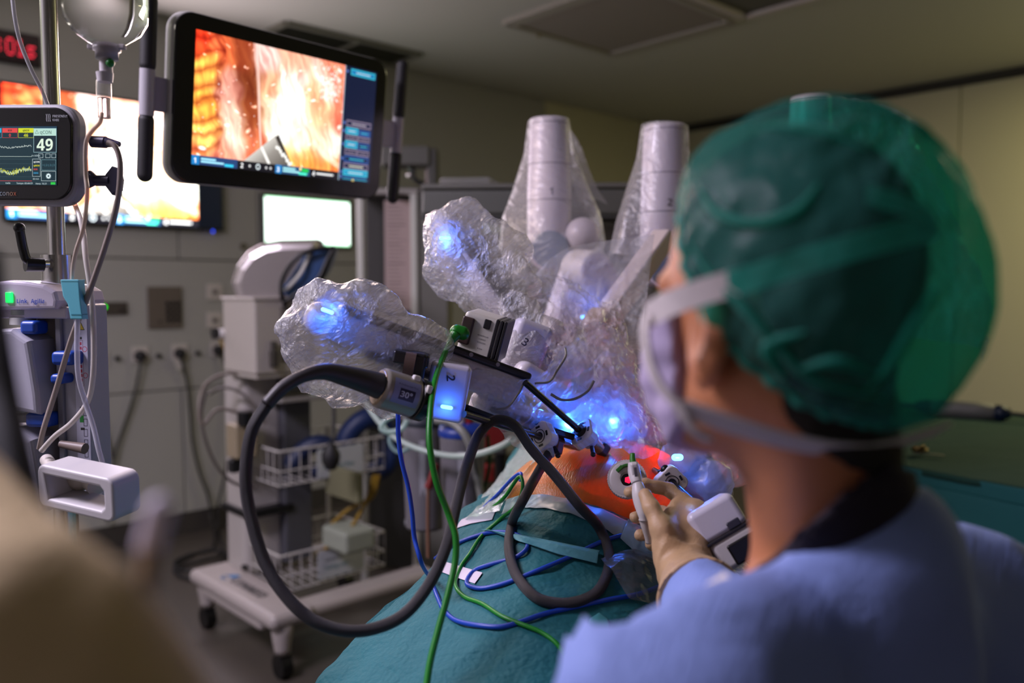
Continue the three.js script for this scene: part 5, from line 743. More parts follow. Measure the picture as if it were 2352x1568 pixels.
const S = (list, r) => dense(list).map(([x, y]) => onAny(x, y, r));
const DS = (list, r) => D(dense(list), r);
const D = (list, r) => list.map(([x, y]) => onDrape(x, y, r) ?? G(x, y, 1.05));
{ // operating table under the drape
  const t = thing('operating_table', 'operating table hidden under the teal drape', 'table', V(.06, 0, -1.6));
  obj('tabletop', box(.44, .06, 1.0, [.04, .78, 0]), M.dark, t); obj('column', box(.25, .7, .3, [.04, .4, -.1]), M.grey, t); obj('base', box(.46, .1, .8, [.04, .05, -.05]), M.grey, t);
}
// far part of the patient drape and clear edge film
solo('surgical_drape', patch([[G(1150, 1130, 1.06), G(1180, 1040, 1.12), P(1250, 985, 1.75)], [G(1170, 1140, 1.1), G(1195, 1060, 1.15), P(1400, 985, 1.8)], [G(1190, 1150, 1.12), P(1420, 1040, 1.75), P(1560, 1000, 1.8)], [P(1500, 1080, 1.72), P(1600, 1040, 1.75), P(1680, 1010, 1.8)], [P(1620, 1180, 1.6), P(1690, 1120, 1.62), P(1760, 1080, 1.65)]], 60, 60, (u, v, p) => .008 * ridge(p.x * 9, p.y * 9, p.z * 9, 3)), mat(0x0d5a5e, .75, { bump: rep(clothTex, 3), bumpN: .005 }), 'dark teal drape behind the belly under the arms', 'drape');
solo('drape_film', patch([[G(1050, 1205, 1.1), G(1130, 1120, 1.12), G(1180, 1050, 1.14), G(1205, 1000, 1.16)], [G(1085, 1190, 1.13), G(1155, 1110, 1.16), G(1200, 1050, 1.18), G(1222, 1010, 1.2)], [G(1150, 1175, 1.165), G(1185, 1120, 1.2), G(1215, 1080, 1.22), G(1245, 1045, 1.24)]], 60, 40, (u, v, p) => .006 * ridge(p.x * 26, p.y * 20, p.z * 14, 3)), mat(0xcfe4dc, .25, { transmission: .7, thickness: 0, bump: rep(crinkleTex, 6), bumpN: .004 }), 'clear edge film stretched beside the belly on the far side', 'film');
solo('adhesive_edge', patch([S([[1165, 1150], [1205, 1138], [1260, 1140], [1320, 1152], [1380, 1172], [1440, 1200]], .004), S([[1160, 1166], [1200, 1152], [1258, 1154], [1316, 1166], [1374, 1188], [1432, 1218]], .005), S([[1152, 1184], [1196, 1168], [1256, 1170], [1312, 1182], [1368, 1204], [1424, 1238]], .003)], 80, 10, (u, v, p) => .0025 * ridge(p.x * 24, p.y * 20, p.z * 20, 3), .0008), mat(0x9fb4bc, .35, { transmission: .3 }), 'pale adhesive border of the drape along the belly', 'adhesive film');
solo('adhesive_edge', patch([S([[1440, 1200], [1475, 1215], [1510, 1225]], .006), S([[1430, 1225], [1465, 1245], [1505, 1255]], .008), S([[1424, 1240], [1458, 1272], [1496, 1285]], .005)], 24, 14, (u, v, p) => .004 * ridge(p.x * 30, p.y * 20, p.z * 30, 3), .0008), mat(0x8fb0c8, .35, { transmission: .35 }), 'crumpled bluish adhesive flap below the gloved hand', 'adhesive film');
const strip = (name, pts, label, m = mat(0xc9c0d0, .6)) => solo(name, patch(pts.map((r) => DS(r, .003)), 30, 10, null, .0006), m, label, 'tape');
strip('tape_strip', [[[1020, 1292], [1060, 1304], [1108, 1318]], [[1012, 1302], [1050, 1316], [1099, 1331]], [[1003, 1312], [1042, 1327], [1090, 1343]]], 'white tape strip that holds the green and blue cables on the drape');
strip('tape_strip', [[[1060, 1196], [1100, 1178], [1140, 1165]], [[1052, 1206], [1095, 1192], [1136, 1180]], [[1046, 1216], [1080, 1205], [1130, 1196]]], 'white tape along the far edge of the drape');
solo('drape_fold', patch([DS([[1105, 1226], [1180, 1236], [1280, 1256], [1377, 1276]], .009), DS([[1120, 1234], [1180, 1246], [1280, 1270], [1374, 1290]], .014), DS([[1150, 1238], [1190, 1252], [1280, 1282], [1371, 1304]], .008)], 60, 14, null, .001), mat(0x4f94a0, .7, { bump: rep(clothTex, 3), bumpN: .004 }), 'pale folded hem lying across the drape', 'drape fold');
solo('drape_film', patch([DS([[1380, 1300], [1450, 1280], [1540, 1290], [1640, 1310]], .01), DS([[1400, 1340], [1480, 1330], [1560, 1340], [1650, 1360]], .02), DS([[1440, 1390], [1500, 1400], [1570, 1410], [1660, 1420]], .008)], 60, 40, (u, v, p) => .008 * ridge(p.x * 16, p.y * 16, p.z * 16, 3)), mat(0xb8ccd8, .28, { transmission: .9, clearcoat: 1, clearcoatRoughness: .1, thickness: 0, bump: rep(crinkleTex, 4), bumpN: .003 }), 'clear film lying on the drape beside the sleeve cuff', 'film');
solo('drape_patch', patch([DS([[1355, 1425], [1376, 1412], [1395, 1425]], .004), DS([[1352, 1445], [1374, 1440], [1398, 1445]], .007), DS([[1362, 1462], [1378, 1475], [1396, 1462]], .004)], 12, 12, null, .001), mat(0x3f8a90, .6), 'small round pale patch glued on the drape', 'patch');
// cables
const blueC = mat(0x0b3ea8, .4), greenC = mat(0x0c7a18, .4);
const cableOf = (name, pts, r, m, label) => solo(name, tube(pts, r, pts.length * 9, 10), m, label, 'cable');
{ const t = endoscopeThing, r = .0082, hose = t.userData.hose; delete t.userData.hose;
  const air = [[612, 930, 1.085], [580, 985, 1.08], [566, 1060, 1.075], [566, 1130, 1.07], [582, 1210, 1.065], [608, 1290, 1.06], [652, 1362, 1.055], [712, 1420, 1.05], [785, 1447, 1.06], [855, 1444, 1.08], [925, 1413, 1.1], [985, 1342, 1.13], [1025, 1255, 1.16], [1048, 1160, 1.2], [1075, 1060, 1.25], [1105, 990, 1.3], [1140, 964, 1.32], [1178, 974, 1.32], [1222, 1032, 1.31], [1275, 1092, 1.29], [1330, 1160, 1.27]].map(([x, y, d]) => P(x, y, d));
  const on = D([[1378, 1226], [1397, 1275], [1394, 1330], [1365, 1376], [1305, 1397], [1240, 1388], [1192, 1342], [1170, 1282], [1175, 1215]], r), back = [[1200, 1150, 1.3], [1240, 1078, 1.36], [1262, 1040, 1.4]].map(([x, y, d]) => P(x, y, d));
  obj('cable', tube([...air, ...on, ...back], r, 420, 12), hose, t, true); }
{ const t = thing('electrode_cable', 'bright green cable plugged into the scissors instrument box', 'cable', P(1052, 765, 1.345));
  obj('plug', [place(new THREE.CapsuleGeometry(.0115, .01, 8, 20), P(1056, 763, 1.345), [0, 0, 1.3]), sweep([P(1048, 766, 1.34), P(1038, 780, 1.335), P(1028, 796, 1.33)], (s) => .0095 - .005 * s, 14, 14)], greenC, t, true);
  obj('cord', tube([P(1030, 793, 1.33), P(1012, 835, 1.28), P(998, 880, 1.22), P(989, 940, 1.18), P(987, 1020, 1.15), P(1002, 1105, 1.14), P(1030, 1180, 1.14), P(1046, 1230, 1.13), P(1046, 1285, 1.12), P(1030, 1360, 1.1), P(1008, 1440, 1.08), P(988, 1520, 1.06), P(976, 1600, 1.04)], .0046, 160, 10), greenC, t, true); }
cableOf('blue_cable', [P(914, 930, 1.27), P(915, 1000, 1.27), P(922, 1057, 1.27), P(938, 1120, 1.27), P(947, 1180, 1.27), P(952, 1235, 1.27), P(966, 1285, 1.26), ...D([[990, 1335], [1006, 1378], [1020, 1406], [1046, 1429], [1104, 1442], [1153, 1444], [1199, 1432], [1249, 1415], [1314, 1400], [1391, 1383], [1467, 1369], [1524, 1348], [1570, 1330]], .004)], .0036, blueC, 'blue cable dropping from arm 2 and crossing the lower drape');
cableOf('blue_cable', D([[1000, 1282], [1046, 1254], [1107, 1231], [1153, 1226], [1195, 1236], [1211, 1262], [1191, 1281], [1123, 1302], [1088, 1316], [1073, 1337], [1077, 1350], [1107, 1356], [1161, 1344], [1237, 1314], [1314, 1281], [1391, 1245], [1448, 1230], [1500, 1225]], .004), .0036, blueC, 'blue cable looping under the white tape on the drape');
cableOf('green_cable', [P(1086, 1182, 1.6), G(1125, 1168, 1.15), G(1160, 1140, 1.19), G(1195, 1094, 1.23), G(1201, 1118, 1.215), G(1186, 1160, 1.18), ...D([[1149, 1197], [1107, 1235], [1077, 1280], [1061, 1302], [1048, 1333], [1051, 1360], [1069, 1377], [1107, 1392], [1153, 1421], [1199, 1440], [1245, 1459], [1280, 1486], [1299, 1517], [1311, 1572], [1316, 1620]], .0045)], .0033, greenC, 'thin green cable looping from the belly edge down the drape');
cableOf('blue_cable', [G(1095, 1180, 1.13), G(1140, 1138, 1.17), G(1180, 1096, 1.21), G(1197, 1088, 1.222), G(1195, 1105, 1.21)], .0034, blueC, 'short blue cable loop at the belly edge');
// ---------------------------------------------------------------- surgeon seen from behind the shoulder
{
  const F = V(-.57, -.1, -.815).normalize(), L = V(-.82, .02, .572).addScaledVector(F, -V(-.82, .02, .572).dot(F)).normalize(), U = L.clone().cross(F).negate(); if (U.y < 0) U.negate();
  const hc = P(1782, 672, .655), N0 = P(1905, 1275, .705), SL = N0.clone().addScaledVector(L, .178).add(V(0, -.08, 0)), SR = N0.clone().addScaledVector(L, -.19).add(V(0, -.09, 0));
  const H3 = (f, l, u) => hc.clone().addScaledVector(F, f).addScaledVector(L, l).addScaledVector(U, u);
  const EL = P(1700, 1500, .93), WR = P(1585, 1345, 1.11), ER = SR.clone().add(V(.06, -.27, -.06)), HR = ER.clone().addScaledVector(F, .24).add(V(-.05, .06, 0));
  const chest = N0.clone().add(V(-.03, -.22, -.03)), waist = N0.clone().add(V(-.04, -.52, -.04)), hem = N0.clone().add(V(-.02, -1.12, -.03));
  const person = thing('person', 'surgeon in green cap, mask and blue gown leaning over the patient', 'person', V(N0.x, 0, N0.z));
  const loc = (x, y, z) => { const dx = x - hc.x, dy = y - hc.y, dz = z - hc.z; return [dx * F.x + dy * F.y + dz * F.z, dx * L.x + dy * L.y + dz * L.z, dx * U.x + dy * U.y + dz * U.z]; };
  const ell = (a, b, c, ra, rb, rc2) => { const k = Math.hypot(a / ra, b / rb, c / rc2), m = Math.hypot(a / (ra * ra), b / (rb * rb), c / (rc2 * rc2)); return m < 1e-6 ? -Math.min(ra, rb, rc2) : k * (k - 1) / m; };
  const capL = (f, l, u, A, B, ra, rb) => cap(f, l, u, { x: A[0], y: A[1], z: A[2] }, { x: B[0], y: B[1], z: B[2] }, ra, rb);
  const neckTop = H3(-.025, 0, -.075), neckLow = N0.clone().add(V(0, .01, 0));
  const headSdf = (x, y, z) => {
    const [f, l, u] = loc(x, y, z), al = Math.abs(l);
    let s = ell(f + .012, l, u - .022, .1, .078, .1);
    s = smin(s, ell(f - .03, l, u + .045, .062, .06, .078), .03);
    s = smin(s, ell(f - .04, l, u + .092, .05, .05, .03), .03);
    s = smin(s, capL(f, al, u, [.0, .05, -.07], [.055, .035, -.098], .018, .018), .03);
    s = smin(s, capL(f, al, u, [.085, .012, .016], [.07, .048, .014], .011, .009), .012);
    s = smin(s, capL(f, l, u, [.092, 0, .0], [.116, 0, -.042], .007, .012), .012);
    s = smin(s, ell(f - .066, al - .042, u + .04, .02, .022, .02), .02);
    // eye socket, ear
    s = -smin(-s, ell(f - .1, al - .032, u + .004, .016, .018, .012), .012);
    let ear = ell(f + .008 + (u + .03) * .25, al - .086 + (f - .0) * .25, u + .034, .024, .011, .04);
    ear = -smin(-ear, ell(f - .003, al - .098, u + .03, .012, .012, .02), .005);
    s = smin(s, ear, .006);
    return s;
  };
  const neckSdf = (x, y, z) => { let s = cap(x, y, z, neckTop, neckLow, .056, .064); s = smin(s, cap(x, y, z, N0.clone().add(V(0, -.045, 0)), SL, .045, .042), .04); s = smin(s, cap(x, y, z, N0.clone().add(V(0, -.045, 0)), SR, .045, .055), .04); return s; };
  const lo = (p, r) => p.clone().subScalar(r), hi = (p, r) => p.clone().addScalar(r);
  const skin = mat(0xb2724c, .5, { bump: rep(grainTex, 14), bumpN: .001, sheen: .2, sheenColor: 0xffb090 });
  const body = iso((x, y, z) => { let s = smin(headSdf(x, y, z), neckSdf(x, y, z), .03); const A = smin(cap(x, y, z, chest, waist, .12, .11), cap(x, y, z, SL, SR, .05, .05), .06); s = smin(s, A, .05); s = smin(s, cap(x, y, z, SL, EL, .034, .03), .03); return smin(s, cap(x, y, z, EL, midp(EL, WR), .03, .026), .02); }, V(-.12, .72, -1.2), V(.62, 1.72, -.42), .0062);
  obj('body', body, skin, person, true);
  for (const s of [-1, 1]) { obj('eye', sph(.0115, H3(.088, s * .032, -.003), 12), mat(0xd8d0c8, .2), person, true); obj('eyebrow', tube([H3(.098, s * .015, .017), H3(.094, s * .034, .022), H3(.078, s * .05, .017)], .0035, 10, 6), mat(0x1a100a, .9), person, true); }
  obj('eyelash', tube([H3(.099, .02, .001), H3(.1, .032, .004), H3(.094, .044, .0)], .002, 8, 6), mat(0x120b08, .9), person, true);
  // hair: back and sides, short on the nape
  const hairM = mat(0x17100b, .8, { bump: rep(grainTex, 40), bumpN: .003 });
  obj('hair', iso((x, y, z) => { const [f, l, u] = loc(x, y, z); const s = smin(headSdf(x, y, z), cap(x, y, z, neckTop, neckLow, .056, .064), .03) - .004; const cut = Math.max(f - .03 - Math.max(0, u - .02) * .7, (f + .03) - (u + .02) * .55 - .03, Math.min(f + .042, .005 - u), -(u + .14) * 1.0); return Math.max(s, cut) - .001 * noise(x * 160, y * 160, z * 160); }, H3(0, 0, 0).subScalar(.17), H3(0, 0, 0).addScalar(.17), .0045), hairM, person, true);
  // mask
  const maskSdf = (x, y, z, off) => { const [f, l, u] = loc(x, y, z); const base = Math.min(ell(f - .062, l, u + .062, .066, .062, .07), headSdf(x, y, z) - .006); const pleat = .0009 * Math.sin(u * 260); return Math.max(base - off - pleat, .036 + Math.abs(l) * .1 + Math.max(0, -u - .1) * 1.2 - f, u + .008 - Math.max(0, .02 - Math.abs(l)) * .6, -u - .138); };
  const mask = obj('mask', iso((x, y, z) => maskSdf(x, y, z, .003), H3(.06, 0, -.06).subScalar(.14), H3(.06, 0, -.06).addScalar(.14), .0042), mat(0x9c8fae, .75), person, true);
  const strapM = mat(0xcfc6c6, .75), band = (pts, w, th) => { const c = curve(pts), n = 50, pos = [], idx = []; for (let i = 0; i <= n; i++) { const p = c.getPoint(i / n), tg = c.getTangent(i / n), out = p.clone().sub(hc).normalize(), side = tg.clone().cross(out).normalize(), o2 = side.clone().cross(tg).normalize(); for (const [a, b] of [[-1, -1], [1, -1], [1, 1], [-1, 1]]) { const q = p.clone().addScaledVector(side, a * w / 2).addScaledVector(o2, b * th / 2); pos.push(q.x, q.y, q.z); } } for (let i = 0; i < n; i++) for (let k = 0; k < 4; k++) { const a = i * 4 + k, b = i * 4 + (k + 1) % 4; idx.push(a, b, a + 4, b, b + 4, a + 4); } const g = new THREE.BufferGeometry(); g.setAttribute('position', new THREE.Float32BufferAttribute(pos, 3)); g.setAttribute('uv', new THREE.Float32BufferAttribute(new Float32Array(pos.length / 3 * 2), 2)); g.setIndex(idx); return toCreasedNormals(g, .8); };
  obj('mask_edge', band([P(1492, 712, .6), P(1482, 760, .595), P(1492, 830, .59), P(1520, 890, .585), P(1560, 935, .58), P(1590, 985, .585), P(1630, 1010, .59)], .008, .003), strapM, mask, true);
  obj('upper_strap', band([P(1488, 724, .6), P(1545, 694, .575), P(1620, 668, .562), P(1720, 640, .552), P(1830, 605, .548), P(1950, 570, .545), P(2060, 540, .548), P(2140, 515, .562), P(2100, 480, .556), P(1990, 445, .552)], .018, .002), strapM, mask, true);
  obj('lower_strap', band([P(1560, 935, .58), P(1640, 962, .578), P(1740, 995, .58), P(1830, 1018, .585), P(1900, 1030, .588), P(1990, 1032, .598), P(2080, 1012, .615), P(2165, 985, .64)], .02, .002), strapM, mask, true);
  // bouffant cap
  const capM = mat(0x6cd0c2, .24, { transmission: .9, specularIntensity: .2, thickness: 0, bump: rep(clothTex, 9), bumpN: .003 });
  const Ax = U.clone().multiplyScalar(.74).addScaledVector(F, -.67).normalize(), e1 = F.clone().addScaledVector(Ax, -F.dot(Ax)).normalize(), e2 = L.clone().addScaledVector(Ax, -L.dot(Ax)).addScaledVector(e1, -L.dot(e1)).normalize(), Cc = H3(-.03, 0, .02);
  { const nu = 180, nv = 90, pos = [], uv = [], idx = [];
    for (let j = 0; j <= nv; j++) for (let i = 0; i <= nu; i++) { const v = j / nv, a = i / nu * Math.PI * 2, ca = Math.cos(a), sa = Math.sin(a), th = v * (2.0 - .5 * Math.max(0, ca + .1 * sa) - .12 * Math.max(0, sa) * Math.max(0, ca)), rim = Math.max(0, (v - .86) / .14), r1 = ca > 0 ? .116 : .128, R2 = .108;
      let k = 1 + .05 * ridge(ca * 1.6 + 4, sa * 1.6, v * 2.4, 3) + .035 * fbm(ca * 2.4, sa * 2.4, v * 3 + 5, 3); k += .018 * Math.sin(a * 34 + 3 * noise(ca * 3, sa * 3, 1)) * Math.max(0, v - .55) * 2; k -= .1 * rim * rim;
      const droop = ca < 0 ? .018 * Math.pow(Math.max(0, Math.sin(th)), 2) * -ca : 0;
      const p = Cc.clone().addScaledVector(Ax, .118 * Math.cos(th) * k).addScaledVector(e1, ca * r1 * Math.sin(th) * k).addScaledVector(e2, sa * R2 * Math.sin(th) * k).add(V(0, -droop, 0)); pos.push(p.x, p.y, p.z); uv.push(i / nu * .7, v * .3); }
    for (let j = 0; j < nv; j++) for (let i = 0; i < nu; i++) { const a = j * (nu + 1) + i, b = a + nu + 1; idx.push(a, b, a + 1, a + 1, b, b + 1); }
    const g = new THREE.BufferGeometry(); g.setAttribute('position', new THREE.Float32BufferAttribute(pos, 3)); g.setAttribute('uv', new THREE.Float32BufferAttribute(uv, 2)); g.setIndex(idx); g.computeVertexNormals();
    const c = obj('cap', g, capM, person, true);
    const onCap = (x, y) => { rc.set(EYE, ray(x, y).normalize()); const hit = rc.intersectObject(c)[0]; return hit ? hit.point.clone().addScaledVector(ray(x, y).normalize(), -.0015) : null; };
    c.material.side = THREE.DoubleSide; c.updateWorldMatrix(true, false);
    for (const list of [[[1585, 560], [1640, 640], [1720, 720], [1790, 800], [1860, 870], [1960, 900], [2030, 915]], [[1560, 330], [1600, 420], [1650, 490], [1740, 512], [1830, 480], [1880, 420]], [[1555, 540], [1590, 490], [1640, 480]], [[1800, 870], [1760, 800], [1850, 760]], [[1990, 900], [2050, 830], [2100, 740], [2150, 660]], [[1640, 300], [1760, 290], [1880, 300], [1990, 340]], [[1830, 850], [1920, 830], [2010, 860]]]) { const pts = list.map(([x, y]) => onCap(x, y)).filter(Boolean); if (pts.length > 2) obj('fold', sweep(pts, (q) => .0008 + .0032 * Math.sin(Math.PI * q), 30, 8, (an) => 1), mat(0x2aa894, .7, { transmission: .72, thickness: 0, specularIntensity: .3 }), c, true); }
    const rimPts = []; for (let i = 0; i <= nu; i += 2) { const q = (nv * (nu + 1) + i) * 3; rimPts.push(V(pos[q], pos[q + 1], pos[q + 2])); }
    obj('elastic', new THREE.TubeGeometry(new THREE.CatmullRomCurve3(rimPts, true), 180, .0032, 7, true), mat(0x1f8c7c, .7), c, true);
  }
  // gown, collar, trousers and shoes
  const gp1 = P(1705, 1318, .625), gp2 = P(2140, 1172, .76), gp3 = N0.clone().addScaledVector(F, .09).add(V(0, -.085, 0)), gn = gp2.clone().sub(gp1).cross(gp3.clone().sub(gp1)).normalize(); if (gn.y < 0) gn.negate();
  const neckPlane = (x, y, z) => (x - gp1.x) * gn.x + (y - gp1.y) * gn.y + (z - gp1.z) * gn.z;
  const gownBase = (x, y, z) => { let s = cap(x, y, z, N0.clone().add(V(0, -.055, 0)), SL, .062, .084); s = smin(s, cap(x, y, z, N0.clone().add(V(0, -.055, 0)), SR, .062, .078), .05); s = smin(s, cap(x, y, z, N0.clone().add(V(.01, -.08, .01)), N0.clone().add(V(.01, .0, .01)), .09, .085), .03); s = smin(s, cap(x, y, z, chest, waist, .16, .155), .08); s = smin(s, cap(x, y, z, waist, hem, .16, .19), .1); s = smin(s, cap(x, y, z, SL, EL, .075, .062), .05); s = smin(s, cap(x, y, z, EL, WR, .06, .044), .03); s = smin(s, cap(x, y, z, SR, ER, .08, .07), .05); s = smin(s, cap(x, y, z, ER, HR, .065, .045), .03); return s; };
  const wrAx = EL.clone().sub(WR).normalize(), cuffCut = (x, y, z) => -((x - WR.x) * wrAx.x + (y - WR.y) * wrAx.y + (z - WR.z) * wrAx.z) + .03;
  const gownM = mat(0x7c90cc, .8, { bump: rep(clothTex, 4), bumpN: .004, sheen: .3, sheenColor: 0xa8b8e8, sheenRoughness: .5 });
  const gown = obj('gown', iso((x, y, z) => { let s = gownBase(x, y, z); if (s > .06) return s; s -= .012 * ridge(x * 6 + y * 3, y * 5, z * 6, 2) + .009 * noise(x * 11 + 3, y * 9, z * 11); if (Math.hypot(x - N0.x, y - N0.y, z - N0.z) < .24 && z > -.92) s = Math.max(s, neckPlane(x, y, z)); const nearW = (x - WR.x) ** 2 + (y - WR.y) ** 2 + (z - WR.z) ** 2 < .04 && z < -.98; if (nearW) s = Math.max(s, cuffCut(x, y, z)); return Math.max(s, .12 - y); }, V(-.2, .08, -1.22), V(.82, 1.46, -.3), .0115), gownM, person, true);
  obj('shirt_collar', iso((x, y, z) => { const s = smin(cap(x, y, z, neckTop, neckLow, .06, .072), Math.min(cap(x, y, z, N0.clone().add(V(0, -.05, 0)), SL, .055, .062), cap(x, y, z, N0.clone().add(V(0, -.05, 0)), SR, .055, .062)), .04) - .004, k = neckPlane(x, y, z); return Math.max(s, k - .006 - .003 * noise(x * 20, y * 20, z * 20), -k - .05); }, lo(N0, .2), hi(N0, .2), .006), mat(0x1c1422, .85), person, true);
  obj('shoulder_tape', place(box(.022, .0015, .013, [0, 0, 0], null, 0), P(1648, 1346, .615), new THREE.Quaternion().setFromEuler(new THREE.Euler(.5, .3, .5))), mat(0xe0d6cc, .6), gown, true);
  for (const s of [-.1, .1]) obj('shoe', place(box(.1, .09, .27, [0, .045, 0], null, .035, 4), V(N0.x + L.x * s, 0, N0.z + L.z * s), frame(V(-F.x, 0, -F.z))), M.white, person, true);
  // gloved hand closed round the white clip applier
  const J = (x, y, d) => P(x, y, d);
  const hand = { w: J(1578, 1318, 1.155), pi: J(1594, 1172, 1.235), pm: J(1594, 1192, 1.265), pr: J(1588, 1228, 1.285), pl: J(1572, 1262, 1.29), th0: J(1540, 1282, 1.165), th1: J(1520, 1212, 1.17), th2: J(1496, 1166, 1.185), th3: J(1481, 1136, 1.2) };
  const fing = [[hand.pi, J(1536, 1124, 1.275), J(1484, 1112, 1.275), J(1446, 1130, 1.25)], [hand.pm, J(1520, 1178, 1.31), J(1478, 1186, 1.29), J(1459, 1188, 1.262)], [hand.pr, J(1525, 1222, 1.315), J(1490, 1228, 1.29), J(1470, 1229, 1.26)], [hand.pl, J(1535, 1255, 1.31), J(1508, 1256, 1.28), J(1493, 1249, 1.25)]];
  const R = [[.0115, .0105, .0095, .0085], [.012, .0108, .0098, .0088], [.0115, .0103, .0095, .0085], [.0105, .0095, .0085, .0078]];
  const handSdf = (x, y, z) => { let s = cap(x, y, z, hand.w, midp(hand.pi, hand.pm), .034, .021); for (const k of ['pi', 'pm', 'pr', 'pl']) s = smin(s, cap(x, y, z, hand.w, hand[k], .026, .0145), .016); s = smin(s, cap(x, y, z, hand.w, hand.th0, .023, .021), .015); s = smin(s, cap(x, y, z, hand.th0, hand.th1, .02, .0155), .014); s = smin(s, cap(x, y, z, midp(hand.th0, hand.th1), hand.pi, .014, .013), .014); s = smin(s, cap(x, y, z, hand.th1, midp(hand.pi, fing[0][1]), .011, .0105), .012); s = smin(s, cap(x, y, z, hand.th1, hand.th2, .014, .0118), .006); s = smin(s, cap(x, y, z, hand.th2, hand.th3, .0115, .0092), .004);
    fing.forEach((q, i) => { let g = 9; for (let k = 0; k < 3; k++) g = smin(g, cap(x, y, z, q[k], q[k + 1], R[i][k], R[i][k + 1]), .003); s = smin(s, g, .005); });
    const c1 = WR.clone().addScaledVector(wrAx, -.005); s = smin(s, cap(x, y, z, hand.w, WR.clone().addScaledVector(wrAx, .055), .034, .06), .012);
    const kx = (x - WR.x) * wrAx.x + (y - WR.y) * wrAx.y + (z - WR.z) * wrAx.z; s -= .0022 * Math.exp(-((kx + .045) ** 2) / .00001);
    return Math.max(s - .0008 * noise(x * 60, y * 60, z * 60) - .001 * ridge(x * 40, y * 40, z * 40, 2), kx - .048); };
  const bb = new THREE.Box3(); for (const p of [...Object.values(hand), ...fing.flat(), WR]) bb.expandByPoint(p); bb.expandByScalar(.09);
  const glove = obj('glove', iso(handSdf, bb.min, bb.max, .0031), mat(0xbd9a72, .5, { bump: rep(clothTex, 14), bumpN: .0015, transmission: .08 }), person, true);
  { const p = WR.clone().addScaledVector(wrAx, -.018).add(V(-.012, .018, .034)); }
  // what the hand holds
  const cm = mat(0xcdc6c2, .4), ap = thing('clip_applier', 'white plastic applier with green tip held in the gloved hand', 'applier', J(1470, 1150, 1.225));
  obj('fork', [sweep([J(1454, 1062, 1.25), J(1457, 1085, 1.245), J(1463, 1110, 1.235)], (s) => .0075 + .002 * Math.sin(s * 3), 16, 14), box(.011, .04, .012, J(1459, 1092, 1.24), [0, 0, .12], .003, 2)], cm, ap, true);
  obj('slot', box(.004, .028, .002, J(1461, 1094, 1.233), [0, 0, .12], .0006, 1), mat(0x5a5458, .5), ap, true);
  obj('body', sweep([J(1464, 1108, 1.236), J(1468, 1130, 1.23), J(1474, 1155, 1.225), J(1478, 1180, 1.22), J(1480, 1195, 1.22)], (s) => .0075 + .0045 * Math.sin(Math.PI * Math.min(1, s * 1.1)), 26, 16), cm, ap, true);
  obj('tail', sweep([J(1476, 1190, 1.222), J(1482, 1210, 1.222), J(1488, 1230, 1.225), J(1491, 1246, 1.228)], (s) => .0062 - .001 * s, 16, 12), mat(0xb8aea6, .45), ap, true);
  obj('green_tip', sweep([J(1455, 1066, 1.25), J(1453, 1053, 1.253), J(1453, 1041, 1.256)], (s) => .0052 - .0014 * s, 12, 12), mat(0x2c7a1c, .45), ap, true);
}
{ // assistant port in the belly
  const c0 = P(1440, 1098, 1.335), q = frame(V(-.15, .45, .85)), t = thing('trocar_port', 'white ribbed trocar port with green collar and red glowing hole', 'trocar', c0, q);
  const teeth = []; for (let i = 0; i < 96; i++) { const a = i / 96 * Math.PI * 2, r = .03 + (i % 2 ? .001 : 0); teeth.push([Math.cos(a) * r, Math.sin(a) * r]); }
  obj('ribbed_ring', prism(teeth, .01, .001).translate(0, 0, -.012), mat(0xc6bebc, .4), t);
  obj('face', lathe([[.011, .0005], [.016, .002], [.025, .0015], [.0285, -.001]].reverse(), null, [Math.PI / 2, 0, 0], 48), mat(0xc9c2c0, .4), t);
  obj('hole', cyl(.0105, .0105, .004, [.001, -.003, -.001], [Math.PI / 2, 0, 0], 24), mat(0x0a0206, .3), t);
  obj('lit_tissue', place(new THREE.CircleGeometry(.0062, 5), [.002, -.003, .0015]), mat(0x30040a, .4, { emi: 0xff1c48, ei: 1.3 }), t);
  const gm = mat(0x2a6a1e, .45); obj('green_collar', [place(new THREE.TorusGeometry(.0165, .003, 8, 30, 2.2), [.002, .004, .004], [0, 0, .2]), box(.012, .006, .006, [-.012, .014, .004], [0, 0, .8]), box(.012, .006, .006, [.017, .012, .004], [0, 0, -.7])], gm, t);
  obj('tube', cyl(.0085, .008, .08, [0, 0, -.05], [Math.PI / 2, 0, 0]), clear(0xc0a090, .5, .2), t);
}
// ---------------------------------------------------------------- instrument table on the right
{
  const a = G(2060, 1062, .95), t = thing('instrument_table', 'instrument table under a dark green drape with teal hem', 'table', V(2.2, 0, -3.4));
  const n0 = G(2040, 1066, .95), n1 = G(2500, 1150, .95), f0 = G(2010, 925, .95), f1 = G(2500, 965, .95);
  const top = patch([[f0, midp(f0, f1), f1], [midp(f0, n0), G(2280, 1010, .955), midp(f1, n1)], [n0, midp(n0, n1), n1]], 60, 50, (u, v, p) => .004 * ridge(p.x * 4, p.y, p.z * 9, 3), .02);
  obj('cloth_top', top, mat(0x0d3d34, .9, { bump: rep(grainTex, 8), bumpN: .004 }), t, true);
  const lower = (p, h) => p.clone().setY(h);
  obj('hem', patch([[n0, midp(n0, n1), n1], [lower(n0, .9), lower(midp(n0, n1), .9), lower(n1, .9)]], 40, 6, (u, v, p) => .003 * Math.sin(p.x * 30), .004), mat(0x0e5a5c, .8), t, true);
  obj('skirt', patch([[lower(n0, .9), lower(midp(n0, n1), .9), lower(n1, .9)], [lower(n0, .3), lower(midp(n0, n1), .3), lower(n1, .3)]], 60, 20, (u, v, p) => .02 * Math.sin(p.x * 14) * v, .004), mat(0x0e5a5c, .8), t, true);
  for (const p of [n0, n1, f0, f1]) obj('leg', between(p.clone().setY(.93), p.clone().setY(0), .018), M.steel, t, true);
}
